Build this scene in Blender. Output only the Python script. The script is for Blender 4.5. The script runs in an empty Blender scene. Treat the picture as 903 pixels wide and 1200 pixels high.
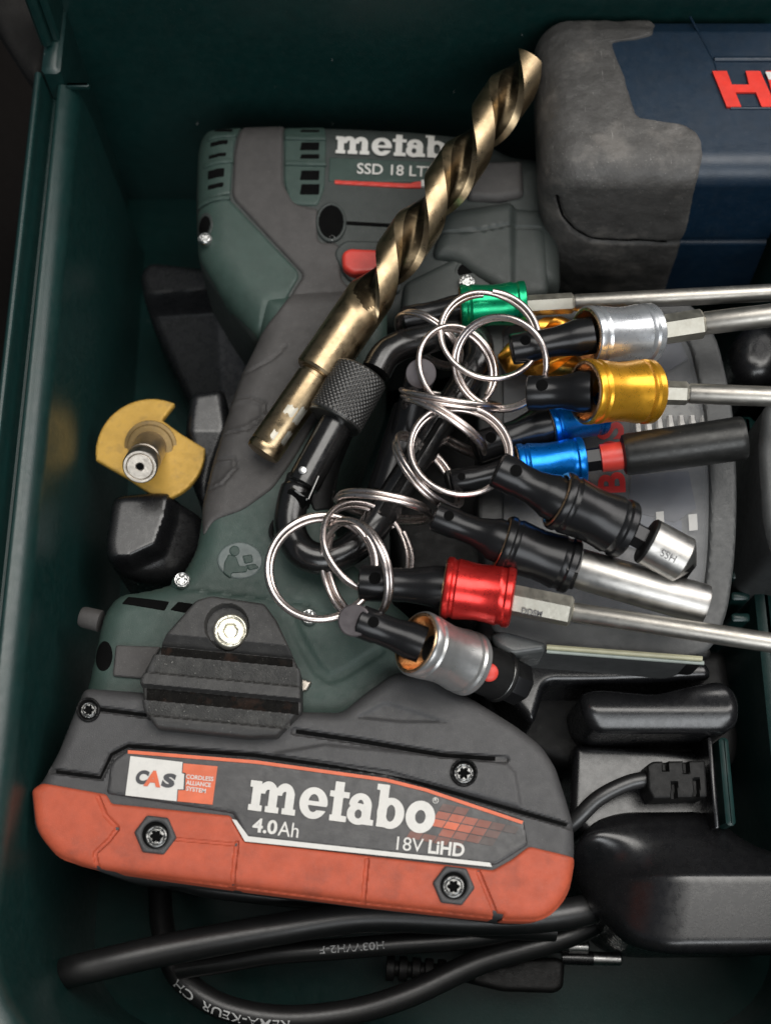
import bpy, math, random
import numpy as np
from mathutils import Vector, Matrix, noise as mnoise

random.seed(4)
C = bpy.context.scene.collection
sc = bpy.context.scene
U = 0.00019                       # metres per unit (one unit is about one photo pixel at the battery face)
TH = math.radians(20); FL = 1500.0
CT, ST = math.cos(TH), math.sin(TH)
CAM = Vector((0, -FL * ST, FL * CT))
FWD = Vector((0, ST, -CT)); UPV = Vector((0, CT, ST)); RGT = Vector((1, 0, 0))

# ------------------------------------------------------------------ camera
cam = bpy.data.cameras.new('camera'); camo = bpy.data.objects.new('camera', cam); C.objects.link(camo)
camo.location = CAM * U; camo.rotation_euler = (TH, 0, 0)
cam.sensor_fit = 'VERTICAL'; cam.sensor_height = 24.0; cam.lens = 24.0 * FL / 1200.0
cam.clip_start = 0.01; cam.clip_end = 20
cam.dof.use_dof = True; cam.dof.focus_distance = 1470 * U; cam.dof.aperture_fstop = 8.5
sc.camera = camo
# ------------------------------------------------------------------ world and lamps
w = bpy.data.worlds.new('World'); sc.world = w; w.use_nodes = True
wn = w.node_tree.nodes; wl = w.node_tree.links
bg = wn['Background']; bg.inputs[0].default_value = (0.75, 0.86, 1.0, 1); bg.inputs[1].default_value = 0.10
def area(name, loc, aim, sx, sy, power, col):
    l = bpy.data.lights.new(name, 'AREA'); l.shape = 'RECTANGLE'; l.size = sx; l.size_y = sy
    l.energy = power; l.color = col
    o = bpy.data.objects.new(name, l); C.objects.link(o); o.location = loc
    o.rotation_euler = (Vector(aim) - Vector(loc)).to_track_quat('-Z', 'Y').to_euler()
area('ceiling_or_fill_lamp', (0.16, 0.24, 1.30), (0.02, 0, 0), 1.1, 0.70, 11.5, (1.0, 0.97, 0.92))
area('ceiling_or_fill_lamp', (0.80, 0.38, 0.80), (0, 0, 0), 0.55, 0.75, 5.5, (1.0, 0.96, 0.93))
area('ceiling_or_fill_lamp', (0.25, -0.95, 0.95), (0, 0.1, 0), 1.2, 0.6, 9.5, (0.95, 0.98, 1.0))  # fill light added on the near side to brighten front faces
sc.view_settings.view_transform = 'Standard'; sc.view_settings.look = 'None'
sc.view_settings.exposure = 0.08; sc.view_settings.gamma = 1.0
sc.cycles.max_bounces = 8

# ------------------------------------------------------------------ helpers
def ray(px, py):
    dx = (px - 451.5) / FL; dy = (600 - py) / FL
    return Vector((dx, dy * CT + ST, dy * ST - CT))
def P(px, py, h):
    d = ray(px, py); t = (h - CAM.z) / d.z
    return CAM + d * t
def SC(px, py, h):
    return (h - CAM.z) / ray(px, py).z / FL
def toworld(pts, h):
    return [tuple(P(p[0], p[1], h))[:2] for p in pts]
def topx(X, Y, h):
    """plan position on the level h -> position in the drawing"""
    vx = X; vy = Y - CAM.y; vz = h - CAM.z
    dep = vy * ST - vz * CT; u = vy * CT + vz * ST
    return 451.5 + FL * vx / dep, 600 - FL * u / dep

def rounded(poly, r=6, n=4):
    out = []; m = len(poly)
    for i in range(m):
        p = poly[i]; a = poly[i - 1]; b = poly[(i + 1) % m]
        rr = p[2] if len(p) > 2 else r
        va = Vector((a[0] - p[0], a[1] - p[1])); vb = Vector((b[0] - p[0], b[1] - p[1])); c = Vector(p[:2])
        rr = min(rr, va.length * 0.49, vb.length * 0.49)
        if rr < 0.3: out.append(tuple(c)); continue
        A = c + va.normalized() * rr; B = c + vb.normalized() * rr
        for k in range(n + 1):
            t = k / n; q = A * (1 - t) ** 2 + c * 2 * t * (1 - t) + B * t * t
            out.append((q.x, q.y))
    return out

def sdpoly(X, Y, poly):
    """signed distance, positive inside"""
    P_ = np.array(poly, float); Q = np.roll(P_, -1, axis=0)
    d2 = np.full(X.shape, 1e18); ins = np.zeros(X.shape, bool)
    for (ax, ay), (bx, by) in zip(P_, Q):
        ex, ey = bx - ax, by - ay; L = ex * ex + ey * ey
        if L < 1e-12: continue
        t = np.clip(((X - ax) * ex + (Y - ay) * ey) / L, 0, 1)
        d2 = np.minimum(d2, (X - ax - t * ex) ** 2 + (Y - ay - t * ey) ** 2)
        if abs(ey) > 1e-12:
            c = ((ay > Y) != (by > Y)) & (X < ex * (Y - ay) / ey + ax)
            ins ^= c
    d = np.sqrt(d2)
    return np.where(ins, d, -d)

def distline(X, Y, pts):
    d2 = np.full(np.shape(X), 1e18)
    for (ax, ay), (bx, by) in zip(pts[:-1], pts[1:]):
        ex, ey = bx - ax, by - ay; L = ex * ex + ey * ey
        t = np.clip(((X - ax) * ex + (Y - ay) * ey) / L, 0, 1)
        d2 = np.minimum(d2, (X - ax - t * ex) ** 2 + (Y - ay - t * ey) ** 2)
    return np.sqrt(d2)
def sstep(a, b, x):
    t = np.clip((x - a) / (b - a), 0, 1); return t * t * (3 - 2 * t)
def groove(px, py, pts, width, depth):
    return -depth * (1 - sstep(width * 0.38, width * 0.58, distline(px, py, pts)))

def march(F, x0, y0, cell):
    ny, nx = F.shape; vid = {}; V = []; faces = []; bed = []
    F = np.where(np.abs(F) < 1e-9, 1e-9, F)
    ins = F > 0
    def gv(i, j):
        k = (i, j)
        if k not in vid: vid[k] = len(V); V.append((x0 + i * cell, y0 + j * cell))
        return vid[k]
    def ev(i, j, k, l):
        key = (i, j, k, l) if (i, j) < (k, l) else (k, l, i, j)
        if key not in vid:
            a = F[key[1], key[0]]; b = F[key[3], key[2]]; t = a / (a - b); t = min(max(t, 0.02), 0.98)
            vid[key] = len(V)
            V.append((x0 + (key[0] + t * (key[2] - key[0])) * cell, y0 + (key[1] + t * (key[3] - key[1])) * cell))
        return vid[key]
    cnt = ins[:-1, :-1].astype(int) + ins[1:, :-1] + ins[:-1, 1:] + ins[1:, 1:]
    js, is_ = np.nonzero(cnt)
    for j, i in zip(js.tolist(), is_.tolist()):
        cs = [(i, j), (i + 1, j), (i + 1, j + 1), (i, j + 1)]
        if cnt[j, i] == 4: faces.append([gv(*c) for c in cs]); continue
        poly = []
        for k in range(4):
            a = cs[k]; b = cs[(k + 1) % 4]; ia = ins[a[1], a[0]]; ib = ins[b[1], b[0]]
            if ia: poly.append((gv(*a), 0))
            if ia != ib: poly.append((ev(a[0], a[1], b[0], b[1]), 1 if ia else 2))
        if len(poly) < 3: continue
        faces.append([p[0] for p in poly])
        for k in range(len(poly)):
            a = poly[k]; b = poly[(k + 1) % len(poly)]
            if a[1] == 1 and b[1] == 2: bed.append((a[0], b[0]))
    return V, faces, bed

class Surf:
    """a body seen from above: outline, height of the top, edge rounding R and extra relief"""
    def __init__(s, poly, h, R=6, drop=None, extra=None, rnd=6, world=None):
        s.px = rounded(poly, rnd) if rnd else poly
        s.h = h; s.R = R; s.drop = R if drop is None else drop; s.extra = extra
        s.poly = world if world is not None else toworld(s.px, h)
    def eval(s, X, Y, sd=None):
        if sd is None: sd = sdpoly(X, Y, s.poly)
        q = np.clip(sd / s.R, 0, 1)
        z = s.h - s.drop * (1 - np.sqrt(np.clip(1 - (1 - q) ** 2, 0, 1)))
        if s.extra is not None:
            px, py = topx(X, Y, s.h); z = z + s.extra(px, py)
        return z

def relief(surf, cell=2.5, zbot=None, skirt=4, base=None, off=0.0, holes=(), holepx=()):
    """mesh of a body with real side walls; base = another Surf this piece is laid on"""
    A = np.array(surf.poly); lo = A.min(0) - cell * 1.5; hi = A.max(0) + cell * 1.5
    nx = int((hi[0] - lo[0]) / cell) + 2; ny = int((hi[1] - lo[1]) / cell) + 2
    xs = lo[0] + np.arange(nx) * cell; ys = lo[1] + np.arange(ny) * cell
    X, Y = np.meshgrid(xs, ys); F = sdpoly(X, Y, surf.poly)
    for hp in holes: F = np.minimum(F, -sdpoly(X, Y, hp))
    V, faces, bed = march(F, lo[0], lo[1], cell)
    VX = np.array([v[0] for v in V]); VY = np.array([v[1] for v in V])
    sd = np.maximum(sdpoly(VX, VY, surf.poly), 0)
    for hp in holes: sd = np.minimum(sd, np.maximum(-sdpoly(VX, VY, hp), 0))
    if base is None: Z = surf.eval(VX, VY, sd)
    else:
        q = np.clip(sd / surf.R, 0, 1)
        Z = base.eval(VX, VY) + off - surf.drop * (1 - np.sqrt(np.clip(1 - (1 - q) ** 2, 0, 1)))
        if surf.extra is not None:
            px, py = topx(VX, VY, surf.h); Z = Z + surf.extra(px, py)
    Vt = [(x, y, z) for (x, y), z in zip(V, Z.tolist())]
    n = len(Vt); top = {}; bot = {}
    def side(i, d, isbot):
        if i not in d:
            d[i] = len(Vt); x, y, z = Vt[i]
            Vt.append((x, y, (zbot if zbot is not None else z - skirt) if isbot else z))
        return d[i]
    for a, b in bed:
        faces.append([side(a, top, 0), side(a, bot, 1), side(b, bot, 1), side(b, top, 0)])
    return Vt, faces

ORG = {}
def mk(name, V, F, mat, parent=None, label=None, cat=None, group=None, kind=None, sharp=38, smooth=True, mats=None, fmat=None):
    me = bpy.data.meshes.new(name)
    if parent is not None: o0 = ORG[parent.name]
    else:
        zmin = min(v[2] for v in V); cx = sum(v[0] for v in V) / len(V); cy = sum(v[1] for v in V) / len(V)
        o0 = Vector((cx, cy, zmin))
    VV = [((v[0] - o0[0]) * U, (v[1] - o0[1]) * U, (v[2] - o0[2]) * U) for v in V]
    me.from_pydata(VV, [], F); me.update()
    if smooth:
        me.polygons.foreach_set('use_smooth', [True] * len(me.polygons))
        me.set_sharp_from_angle(angle=math.radians(sharp))
    for m in (mats or [mat]): me.materials.append(m)
    if fmat: me.polygons.foreach_set('material_index', fmat)
    o = bpy.data.objects.new(name, me); C.objects.link(o)
    ORG[o.name] = o0
    if parent is not None: o.parent = parent
    else: o.location = Vector(o0) * U
    if label: o['label'] = label
    if cat: o['category'] = cat
    if group: o['group'] = group
    if kind: o['kind'] = kind
    return o
def thing(name, label, cat, anchor, group=None):
    o = bpy.data.objects.new(name, None); C.objects.link(o); o.empty_display_size = 0.005
    o.location = Vector(anchor) * U; ORG[o.name] = Vector(anchor)
    o['label'] = label; o['category'] = cat
    if group: o['group'] = group
    return o

def frame(d):
    d = Vector(d).normalized(); a = Vector((0, 0, 1)) if abs(d.z) < 0.9 else Vector((0, 1, 0))
    u = d.cross(a).normalized(); v = u.cross(d).normalized()
    return d, u, v
def lathe(p0, p1, prof, n=40, k=1.0, rot=0.0, cap0=True, cap1=True, rfun=None):
    """prof: (t along, radius); t in units, radius times k; closed by end caps"""
    p0 = Vector(p0); d, u, v = frame(Vector(p1) - p0)
    V = []; F = []
    for t, r in prof:
        for i in range(n):
            a = rot + 2 * math.pi * i / n; rr = r * k
            if rfun: rr += rfun(t, a)
            V.append(tuple(p0 + d * (t * k) + u * (math.cos(a) * rr) + v * (math.sin(a) * rr)))
    m = len(prof)
    for j in range(m - 1):
        for i in range(n):
            i2 = (i + 1) % n
            F.append([j * n + i, j * n + i2, (j + 1) * n + i2, (j + 1) * n + i])
    if cap0: F.append([i for i in reversed(range(n))])
    if cap1: F.append([(m - 1) * n + i for i in range(n)])
    return V, F
def merge(*ms):
    V = []; F = []
    for v, f in ms:
        b = len(V); V += list(v); F += [[i + b for i in q] for q in f]
    return V, F
def spline(pts, n=10):
    pts = [Vector(p) for p in pts]; out = []
    Q = [pts[0] * 2 - pts[1]] + pts + [pts[-1] * 2 - pts[-2]]
    for i in range(1, len(Q) - 2):
        a, b, c, d = Q[i - 1:i + 3]
        for k in range(n):
            t = k / n
            out.append(0.5 * ((2 * b) + (c - a) * t + (2 * a - 5 * b + 4 * c - d) * t * t + (3 * b - a - 3 * c + d) * t ** 3))
    out.append(pts[-1]); return out
def tube(path, r, n=16, closed=False, squash=1.0, rf=None):
    m = len(path); V = []; F = []
    T = []
    for i in range(m):
        a = path[(i - 1) % m] if (closed or i > 0) else path[i]; b = path[(i + 1) % m] if (closed or i < m - 1) else path[i]
        T.append((b - a).normalized())
    nrm = frame(T[0])[1]
    for i in range(m):
        nrm = (nrm - T[i] * nrm.dot(T[i])).normalized(); bi = T[i].cross(nrm)
        rr = rf(i / (m - 1)) * r if rf else r
        for k in range(n):
            a = 2 * math.pi * k / n
            V.append(tuple(path[i] + nrm * (math.cos(a) * rr) + bi * (math.sin(a) * rr * squash)))
    for i in range(m if closed else m - 1):
        j = (i + 1) % m
        for k in range(n):
            k2 = (k + 1) % n
            F.append([i * n + k, i * n + k2, j * n + k2, j * n + k])
    if not closed:
        F.append(list(reversed(range(n)))); F.append([(m - 1) * n + k for k in range(n)])
    return V, F
def box(cx, cy, cz, sx, sy, sz, bev=2.0, rz=0.0):
    """bevelled box"""
    V = []; F = []
    hx, hy, hz = sx / 2, sy / 2, sz / 2; b = min(bev, hx * .9, hy * .9, hz * .9)
    lay = [(-hz, b), (-hz + b, 0), (hz - b, 0), (hz, b)]
    for z, ins in lay:
        ax, ay = hx - ins, hy - ins
        ring = [(-ax + b, -ay), (ax - b, -ay), (ax, -ay + b), (ax, ay - b), (ax - b, ay), (-ax + b, ay), (-ax, ay - b), (-ax, -ay + b)]
        for x, y in ring:
            V.append((cx + x * math.cos(rz) - y * math.sin(rz), cy + x * math.sin(rz) + y * math.cos(rz), cz + z))
    for j in range(3):
        for i in range(8):
            F.append([j * 8 + i, j * 8 + (i + 1) % 8, j * 8 + 8 + (i + 1) % 8, j * 8 + 8 + i])
    F.append(list(reversed(range(8)))); F.append([24 + i for i in range(8)])
    return V, F

# ------------------------------------------------------------------ lettering
def text2d(s, bold=0.0, space=1.0):
    cu = bpy.data.curves.new('t', 'FONT'); cu.body = s; cu.size = 1; cu.offset = bold; cu.space_character = space
    cu.resolution_u = 4
    o = bpy.data.objects.new('t', cu); C.objects.link(o)
    bpy.context.view_layer.update()
    me = o.to_mesh(); V = [(v.co.x, v.co.y) for v in me.vertices]; F = [list(p.vertices) for p in me.polygons]
    o.to_mesh_clear(); bpy.data.objects.remove(o); bpy.data.curves.remove(cu)
    return V, F
def lay_text(VF, p0, p1, height, h, base=None, lift=0.6, slant=0.0, cap=None):
    """fit flat letters between p0 (start of baseline) and p1 (its end), height up, on level h"""
    V, F = VF
    x0 = min(v[0] for v in V); x1 = max(v[0] for v in V)
    y0 = 0 if cap else min(v[1] for v in V); y1 = cap or max(v[1] for v in V)
    a = Vector(p0); b = Vector(p1); e = b - a; n = Vector((e.y, -e.x)).normalized()
    out = []; XY = []
    for x, y in V:
        s = (x - x0) / (x1 - x0); t = (y - y0) / (y1 - y0)
        q = a + e * s + n * (height * t) + e.normalized() * (slant * height * t)
        XY.append((q.x, q.y))
    W = toworld(XY, h)
    if base is not None:
        Z = base.eval(np.array([p[0] for p in W]), np.array([p[1] for p in W])) + lift
    else: Z = [h + lift] * len(W)
    return [(p[0], p[1], float(z)) for p, z in zip(W, Z)], F

def rect(x0, y0, x1, y1):
    return lambda X, Y: np.minimum(np.minimum(X - x0, x1 - X), np.minimum(Y - y0, y1 - Y))
def ell(cx, cy, a, b):
    return lambda X, Y: (1 - np.sqrt(((X - cx) / a) ** 2 + ((Y - cy) / b) ** 2)) * min(a, b)
def ring2(cx, cy, a, b, a2, b2):
    return lambda X, Y: np.minimum(ell(cx, cy, a, b)(X, Y), -ell(cx, cy, a2, b2)(X, Y))
def AND(f, g): return lambda X, Y: np.minimum(f(X, Y), g(X, Y))
def NOT(f): return lambda X, Y: -f(X, Y)
def slab_word():
    """heavy slab-serif lower-case lettering: m e t a b o"""
    L = []
    x = 0.0     # m
    for sx in (0.10, 0.72, 1.34):
        L.append(rect(x + sx, 0, x + sx + .32, 0.72)); L.append(rect(x + sx - .09, 0, x + sx + .41, .2))
    L.append(rect(x, .78, x + .42, 1.0)); L.append(rect(x + .1, .6, x + .42, 1.0))
    for cx in (0.68, 1.30):
        L.append(AND(ring2(x + cx, .62, .36, .41, .1, .13), rect(x + cx - .34, .6, x + cx + .5, 1.1)))
    x = 1.88    # e
    e = ring2(x + .5, .5, .52, .53, .2, .3)
    L.append(AND(e, NOT(rect(x + .55, .28, x + 1.1, .46)))); L.append(rect(x + .2, .42, x + 1.0, .57))
    x = 2.94    # t
    L.append(rect(x + .16, .12, x + .5, 1.32)); L.append(rect(x, .8, x + .72, 1.0)); L.append(rect(x + .08, 0, x + .7, .2))
    x = 3.66    # a
    L.append(ring2(x + .4, .33, .42, .36, .13, .15)); L.append(rect(x + .52, 0, x + .86, .66)); L.append(rect(x + .52, 0, x + .98, .19))
    L.append(AND(ring2(x + .44, .62, .42, .41, .12, .19), rect(x + .0, .62, x + 1, 1.1))); L.append(rect(x + .05, .58, x + .3, .8))
    x = 4.66    # b
    L.append(rect(x + .1, 0, x + .43, 1.42)); L.append(rect(x - .02, 1.22, x + .43, 1.42)); L.append(ring2(x + .58, .49, .5, .52, .17, .28))
    x = 5.82    # o
    L.append(ring2(x + .52, .5, .54, .54, .19, .23))
    cell = 0.022; x0, y0 = -0.08, -0.1; nx = int(7.1 / cell); ny = int(1.65 / cell)
    X, Y = np.meshgrid(x0 + np.arange(nx) * cell, y0 + np.arange(ny) * cell)
    F = np.full(X.shape, -1.0)
    for f in L: F = np.maximum(F, f(X, Y))
    V, faces, _ = march(F, x0, y0, cell)
    return V, faces

# ------------------------------------------------------------------ materials
def mat(name, col, rough=.5, metal=0.0, var=.12, vscale=260, bump=.0, bscale=1500, dust=0.0, scratch=0.0, rvar=.12, col2=None, c2amt=0.5, c2scale=300, coat=0.0, spec=.5, aniso=None, trans=0.0, emis=None):
    m = bpy.data.materials.new(name); m.use_nodes = True
    N = m.node_tree.nodes; L = m.node_tree.links; b = N['Principled BSDF']
    tc = N.new('ShaderNodeTexCoord'); co = tc.outputs['Object']
    def nz(scale, detail=4, rgh=.6, vec=None):
        n = N.new('ShaderNodeTexNoise'); n.inputs['Scale'].default_value = scale; n.inputs['Detail'].default_value = detail
        n.inputs['Roughness'].default_value = rgh; L.new(vec or co, n.inputs['Vector']); return n.outputs['Fac']
    def ramp(src, a, bb, lo=0.0, hi=1.0):
        r = N.new('ShaderNodeMapRange'); r.inputs['From Min'].default_value = a; r.inputs['From Max'].default_value = bb
        r.inputs['To Min'].default_value = lo; r.inputs['To Max'].default_value = hi; r.clamp = True
        L.new(src, r.inputs['Value']); return r.outputs['Result']
    def mix(fac, A, B):
        x = N.new('ShaderNodeMix'); x.data_type = 'RGBA'
        if isinstance(fac, float): x.inputs[0].default_value = fac
        else: L.new(fac, x.inputs[0])
        for s, q in ((6, A), (7, B)):
            if isinstance(q, tuple): x.inputs[s].default_value = (*q, 1)
            else: L.new(q, x.inputs[s])
        return x.outputs[2]
    n1 = nz(vscale)
    c = mix(ramp(n1, .3, .7), tuple(v * (1 - var) for v in col), tuple(min(1, v * (1 + var)) for v in col))
    if col2: c = mix(ramp(nz(c2scale, 5, .65), .52, .66, 0, c2amt), c, col2)
    if dust > 0:
        d = ramp(nz(2600, 2, .5), .68, .74, 0, 1)
        d2 = ramp(nz(420, 5, .7), .45, .75, 0, 1)
        mm = N.new('ShaderNodeMath'); mm.operation = 'MULTIPLY'; L.new(d, mm.inputs[0]); mm.inputs[1].default_value = dust
        ma = N.new('ShaderNodeMath'); ma.operation = 'MULTIPLY_ADD'; L.new(d2, ma.inputs[0]); ma.inputs[1].default_value = dust * .18; L.new(mm.outputs[0], ma.inputs[2])
        c = mix(ma.outputs[0], c, (.36, .35, .32))
    if scratch > 0:
        mp = N.new('ShaderNodeMapping'); mp.inputs['Scale'].default_value = (1, .06, 1); mp.inputs['Rotation'].default_value = (0, 0, .7); L.new(co, mp.inputs['Vector'])
        s = ramp(nz(1900, 3, .6, mp.outputs[0]), .68, .73, 0, scratch); c = mix(s, c, (.5, .49, .46))
    L.new(c, b.inputs['Base Color'])
    b.inputs['Metallic'].default_value = metal; b.inputs['Specular IOR Level'].default_value = spec
    L.new(ramp(nz(vscale * 2.1, 5, .7), .25, .75, max(.03, rough - rvar), min(1, rough + rvar)), b.inputs['Roughness'])
    if bump > 0:
        bp = N.new('ShaderNodeBump'); bp.inputs['Strength'].default_value = bump; bp.inputs['Distance'].default_value = .0003
        L.new(nz(bscale, 3, .6), bp.inputs['Height']); L.new(bp.outputs[0], b.inputs['Normal'])
    if coat: b.inputs['Coat Weight'].default_value = coat; b.inputs['Coat Roughness'].default_value = .15
    if trans: b.inputs['Alpha'].default_value = trans
    return m
M = {}
M['case'] = mat('case_plastic', (.0037, .0255, .0232), .38, spec=.7, dust=.07, bump=.12, bscale=2600, rvar=.08)
M['green'] = mat('tool_green', (.034, .060, .050), .52, bump=.25, bscale=4200, dust=.10)
M['rubber'] = mat('grip_rubber', (.058, .054, .052), .6, bump=.3, bscale=4000, dust=.16)
M['headgrey'] = mat('housing_grey', (.036, .043, .040), .52, bump=.25, bscale=4200, dust=.10)
M['battery'] = mat('battery_grey', (.054, .053, .054), .5, bump=.32, bscale=4600, dust=.12)
M['label'] = mat('label_charcoal', (.040, .039, .040), .38, bump=.06, bscale=3000, dust=.05)
M['orange'] = mat('bumper_orange', (.46, .082, .036), .6, bump=.28, bscale=4200, dust=.10, col2=(.20, .05, .03), c2amt=.45, c2scale=90)
M['clip'] = mat('clip_black', (.034, .033, .032), .55, bump=.3, bscale=3600, dust=.3)
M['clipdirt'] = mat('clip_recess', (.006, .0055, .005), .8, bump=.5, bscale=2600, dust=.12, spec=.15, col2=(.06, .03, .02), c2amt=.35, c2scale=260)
M['clipface'] = mat('clip_slat', (.026, .025, .023), .6, bump=.7, bscale=2600, dust=.6)
M['black'] = mat('black_plastic', (.008, .008, .009), .28, spec=.8, bump=.03, bscale=2000, dust=.05, rvar=.08)
M['blackmatt'] = mat('black_matt', (.006, .006, .006), .55, bump=.2, bscale=2500, dust=.04, spec=.28)
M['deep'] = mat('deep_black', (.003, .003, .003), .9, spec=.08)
M['anod'] = mat('black_anodised', (.018, .018, .019), .26, metal=.5, rvar=.01, var=.03)
M['capgrey'] = mat('cap_grey', (.10, .088, .092), .4, metal=.45, dust=.12)
M['carab'] = mat('carabiner_black', (.011, .0105, .0105), .22, spec=.9, metal=.2, dust=.03, rvar=.1)
M['knurl'] = mat('knurl_black', (.085, .083, .080), .38, metal=.7)
M['steel'] = mat('steel', (.50, .485, .46), .38, metal=1, var=.12, rvar=.1, scratch=.2)
M['ring'] = mat('ring_steel', (.70, .62, .585), .3, metal=1, var=.06, vscale=600, rvar=.08)
M['shaft'] = mat('satin_shaft', (.50, .475, .43), .42, metal=1, var=.08, rvar=.1, bump=.05)
M['hex'] = mat('hex_satin', (.46, .44, .38), .5, metal=1, var=.1, bump=.1)
M['zinc'] = mat('zinc', (.75, .72, .60), .35, metal=.85, var=.15, vscale=900, bump=.15)
M['chrome'] = mat('bright_screw', (.58, .58, .57), .32, metal=1)
M['screw'] = mat('dark_screw', (.20, .20, .195), .34, metal=1, dust=.2)
M['brassbit'] = mat('bronze_bit', (.42, .315, .19), .33, metal=1, var=.25, vscale=150, rvar=.12, col2=(.20, .15, .09), c2amt=.75, c2scale=150, scratch=.3, bump=.06)
M['yellow'] = mat('yellow_disc', (.52, .31, .055), .5, metal=.25, var=.12, bump=.12, dust=.12, col2=(.25, .16, .05), c2amt=.45, c2scale=260)
M['greysteel'] = mat('worn_steel', (.42, .38, .33), .4, metal=1, var=.2, bump=.2, dust=.2)
def anod(n, c, r=.3): return mat('anodised_' + n, c, r, metal=.8, var=.08, rvar=.08, coat=.25, dust=.05, scratch=.03)
M['a_green'] = anod('green', (.0, .36, .15)); M['a_gold'] = anod('gold', (.86, .42, .03)); M['a_blue'] = anod('blue', (.0, .20, .72))
M['a_red'] = anod('red', (.72, .035, .03)); M['a_silver'] = anod('silver', (.62, .64, .66)); M['a_grey'] = anod('grey', (.50, .50, .49), .32)
M['copper'] = mat('copper_lip', (.72, .47, .28), .3, metal=1)
M['goldbit'] = mat('gold_bit', (.82, .38, .06), .34, metal=1, var=.15)
M['red'] = mat('red_plastic', (.62, .05, .035), .4)
M['redbosch'] = mat('red_print', (.55, .025, .025), .5)
M['white'] = mat('white_print', (.66, .64, .60), .5, var=.04, col2=(.5, .5, .47), c2amt=.3, c2scale=900)
M['orangeprint'] = mat('orange_print', (.66, .13, .05), .45)
M['navy'] = mat('navy_plastic', (.005, .018, .037), .36, bump=.16, bscale=3600, dust=.10, rvar=.07)
M['worn'] = mat('worn_rubber', (.058, .055, .052), .55, bump=.5, bscale=900, dust=.28, col2=(.22, .20, .18), c2amt=.36, c2scale=85, scratch=.35, var=.22, vscale=90)
M['hired'] = mat('red_letters', (.74, .035, .02), .42)
M['boschrim'] = mat('box_rim', (.058, .060, .060), .5, bump=.2, dust=.06)
M['cable'] = mat('cable_black', (.010, .010, .0105), .38, spec=.9, bump=.06, dust=.04, rvar=.06)
M['ltlabel'] = mat('grey_inlay', (.06, .06, .065), .5, col2=(.15, .15, .15), c2amt=.6, c2scale=160)
M['navylabel'] = mat('navy_inlay', (.012, .017, .04), .4)
M['clear'] = mat('clear_lid', (.32, .33, .34), .25, rvar=.08, trans=.28, spec=.6)
M['cloth'] = mat('grey_cloth', (.016, .015, .014), .9, bump=.8, bscale=1200, spec=.2)
M['bench'] = mat('bench_dark', (.0045, .0035, .003), .8, bump=.2, spec=.1)
M['tealedge'] = M['case']

def grp(o, g): o['group'] = g; return o

# ================================================================== SETTING: bench below the case
zb = -420
mk('workbench_top', [(-3000, -3000, zb), (3000, -3000, zb), (3000, 3000, zb), (-3000, 3000, zb)], [[0, 1, 2, 3]], M['bench'], kind='structure', smooth=False)
# ================================================================== tool case
case = thing('tool_case', 'open dark green plastic tool case holding all the tools, seen from above', 'tool case', (0, 0, -400))
XL, XR, YB, YF, FH = -377.0, 500.0, 655.0, -574.0, -340.0
# moulded wall: profile (distance outwards from the inner foot, height)
prof = [(0, FH - 3), (0, FH), (2, FH + 6), (4, FH + 60), (11, -10), (15, 32)]
for k in range(11):
    a = k / 10 * math.pi / 2; prof.append((15 + 24 * (1 - math.cos(a)), 32 + 30 * math.sin(a)))
prof += [(41, 60), (46, 38), (49, 32), (53, 32), (55, 36), (56, 80)] + [(56 + 4 * (1 - math.cos(a)), 82 + 4 * math.sin(a)) for a in (0.5, 1.0, 1.57)] + [(62, 85.5), (65, 82), (66, 40), (69, 36), (69, zb + 2)]
def upath(y0=YB - 97, y1=YB - 97):
    r = 112; pts = []
    pts.append(((XL, y0), (-1, 0)))
    for k in range(1, 30): pts.append(((XL, y0 + (YF + r - y0) * k / 30), (-1, 0)))
    for k in range(9):
        a = math.pi + k / 8 * math.pi / 2
        pts.append(((XL + r + r * math.cos(a), YF + r + r * math.sin(a)), (math.cos(a), math.sin(a))))
    for k in range(1, 10): pts.append(((XL + r + (XR - XL - 2 * r) * k / 10, YF), (0, -1)))
    for k in range(9):
        a = 1.5 * math.pi + k / 8 * math.pi / 2
        pts.append(((XR - r + r * math.cos(a), YF + r + r * math.sin(a)), (math.cos(a), math.sin(a))))
    for k in range(1, 31): pts.append(((XR, YF + r + (y1 - YF - r) * k / 30), (1, 0)))
    return pts
V = []; F = []; up = upath(); n = len(prof)
for (p, nn) in up:
    for d, z in prof: V.append((p[0] + nn[0] * d, p[1] + nn[1] * d, z))
for i in range(len(up) - 1):
    for j in range(n - 1): F.append([i * n + j, i * n + j + 1, (i + 1) * n + j + 1, (i + 1) * n + j])
F.append(list(range(n))); F.append([(len(up) - 1) * n + k for k in reversed(range(n))])
mk('side_wall', V, F, M['case'], case, sharp=60)
mk('case_floor', *box(70, 55, FH - 20, 960, 1250, 40, 1), M['case'], case)
# back part of the walls: plain, without the ledge
mk('back_wall', *merge(box((XL + XR) / 2, YB + 12, -130, XR - XL + 110, 24, 590, 4)), M['case'], case)
for sx, x in ((-1, XL - 33), (1, XR + 33)):
    mk('corner_wall', *box(x + sx * 12, YB - 46, -165, 24, 100, 500, 4), M['case'], case)
# open lid: flange seen edge on in the upper left corner
mk('lid_flange', *merge(box(-429, 627, 310, 13, 66, 450, 4), box(-418, 632, 310, 11, 54, 450, 3)), M['case'], case)
mk('lid_panel', *box((XL + XR) / 2, YB + 14, 350, XR - XL + 110, 18, 366, 4), M['case'], case)
mk('hinge_pin', *lathe((-433, 588, 80), (-405, 588, 80), [(0, 3), (1, 4), (17, 4), (18, 3)], 16), M['case'], case)
mk('ledge_stop', *box(-392, YB - 99, 60, 30, 5, 10, 2), M['case'], case)
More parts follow.
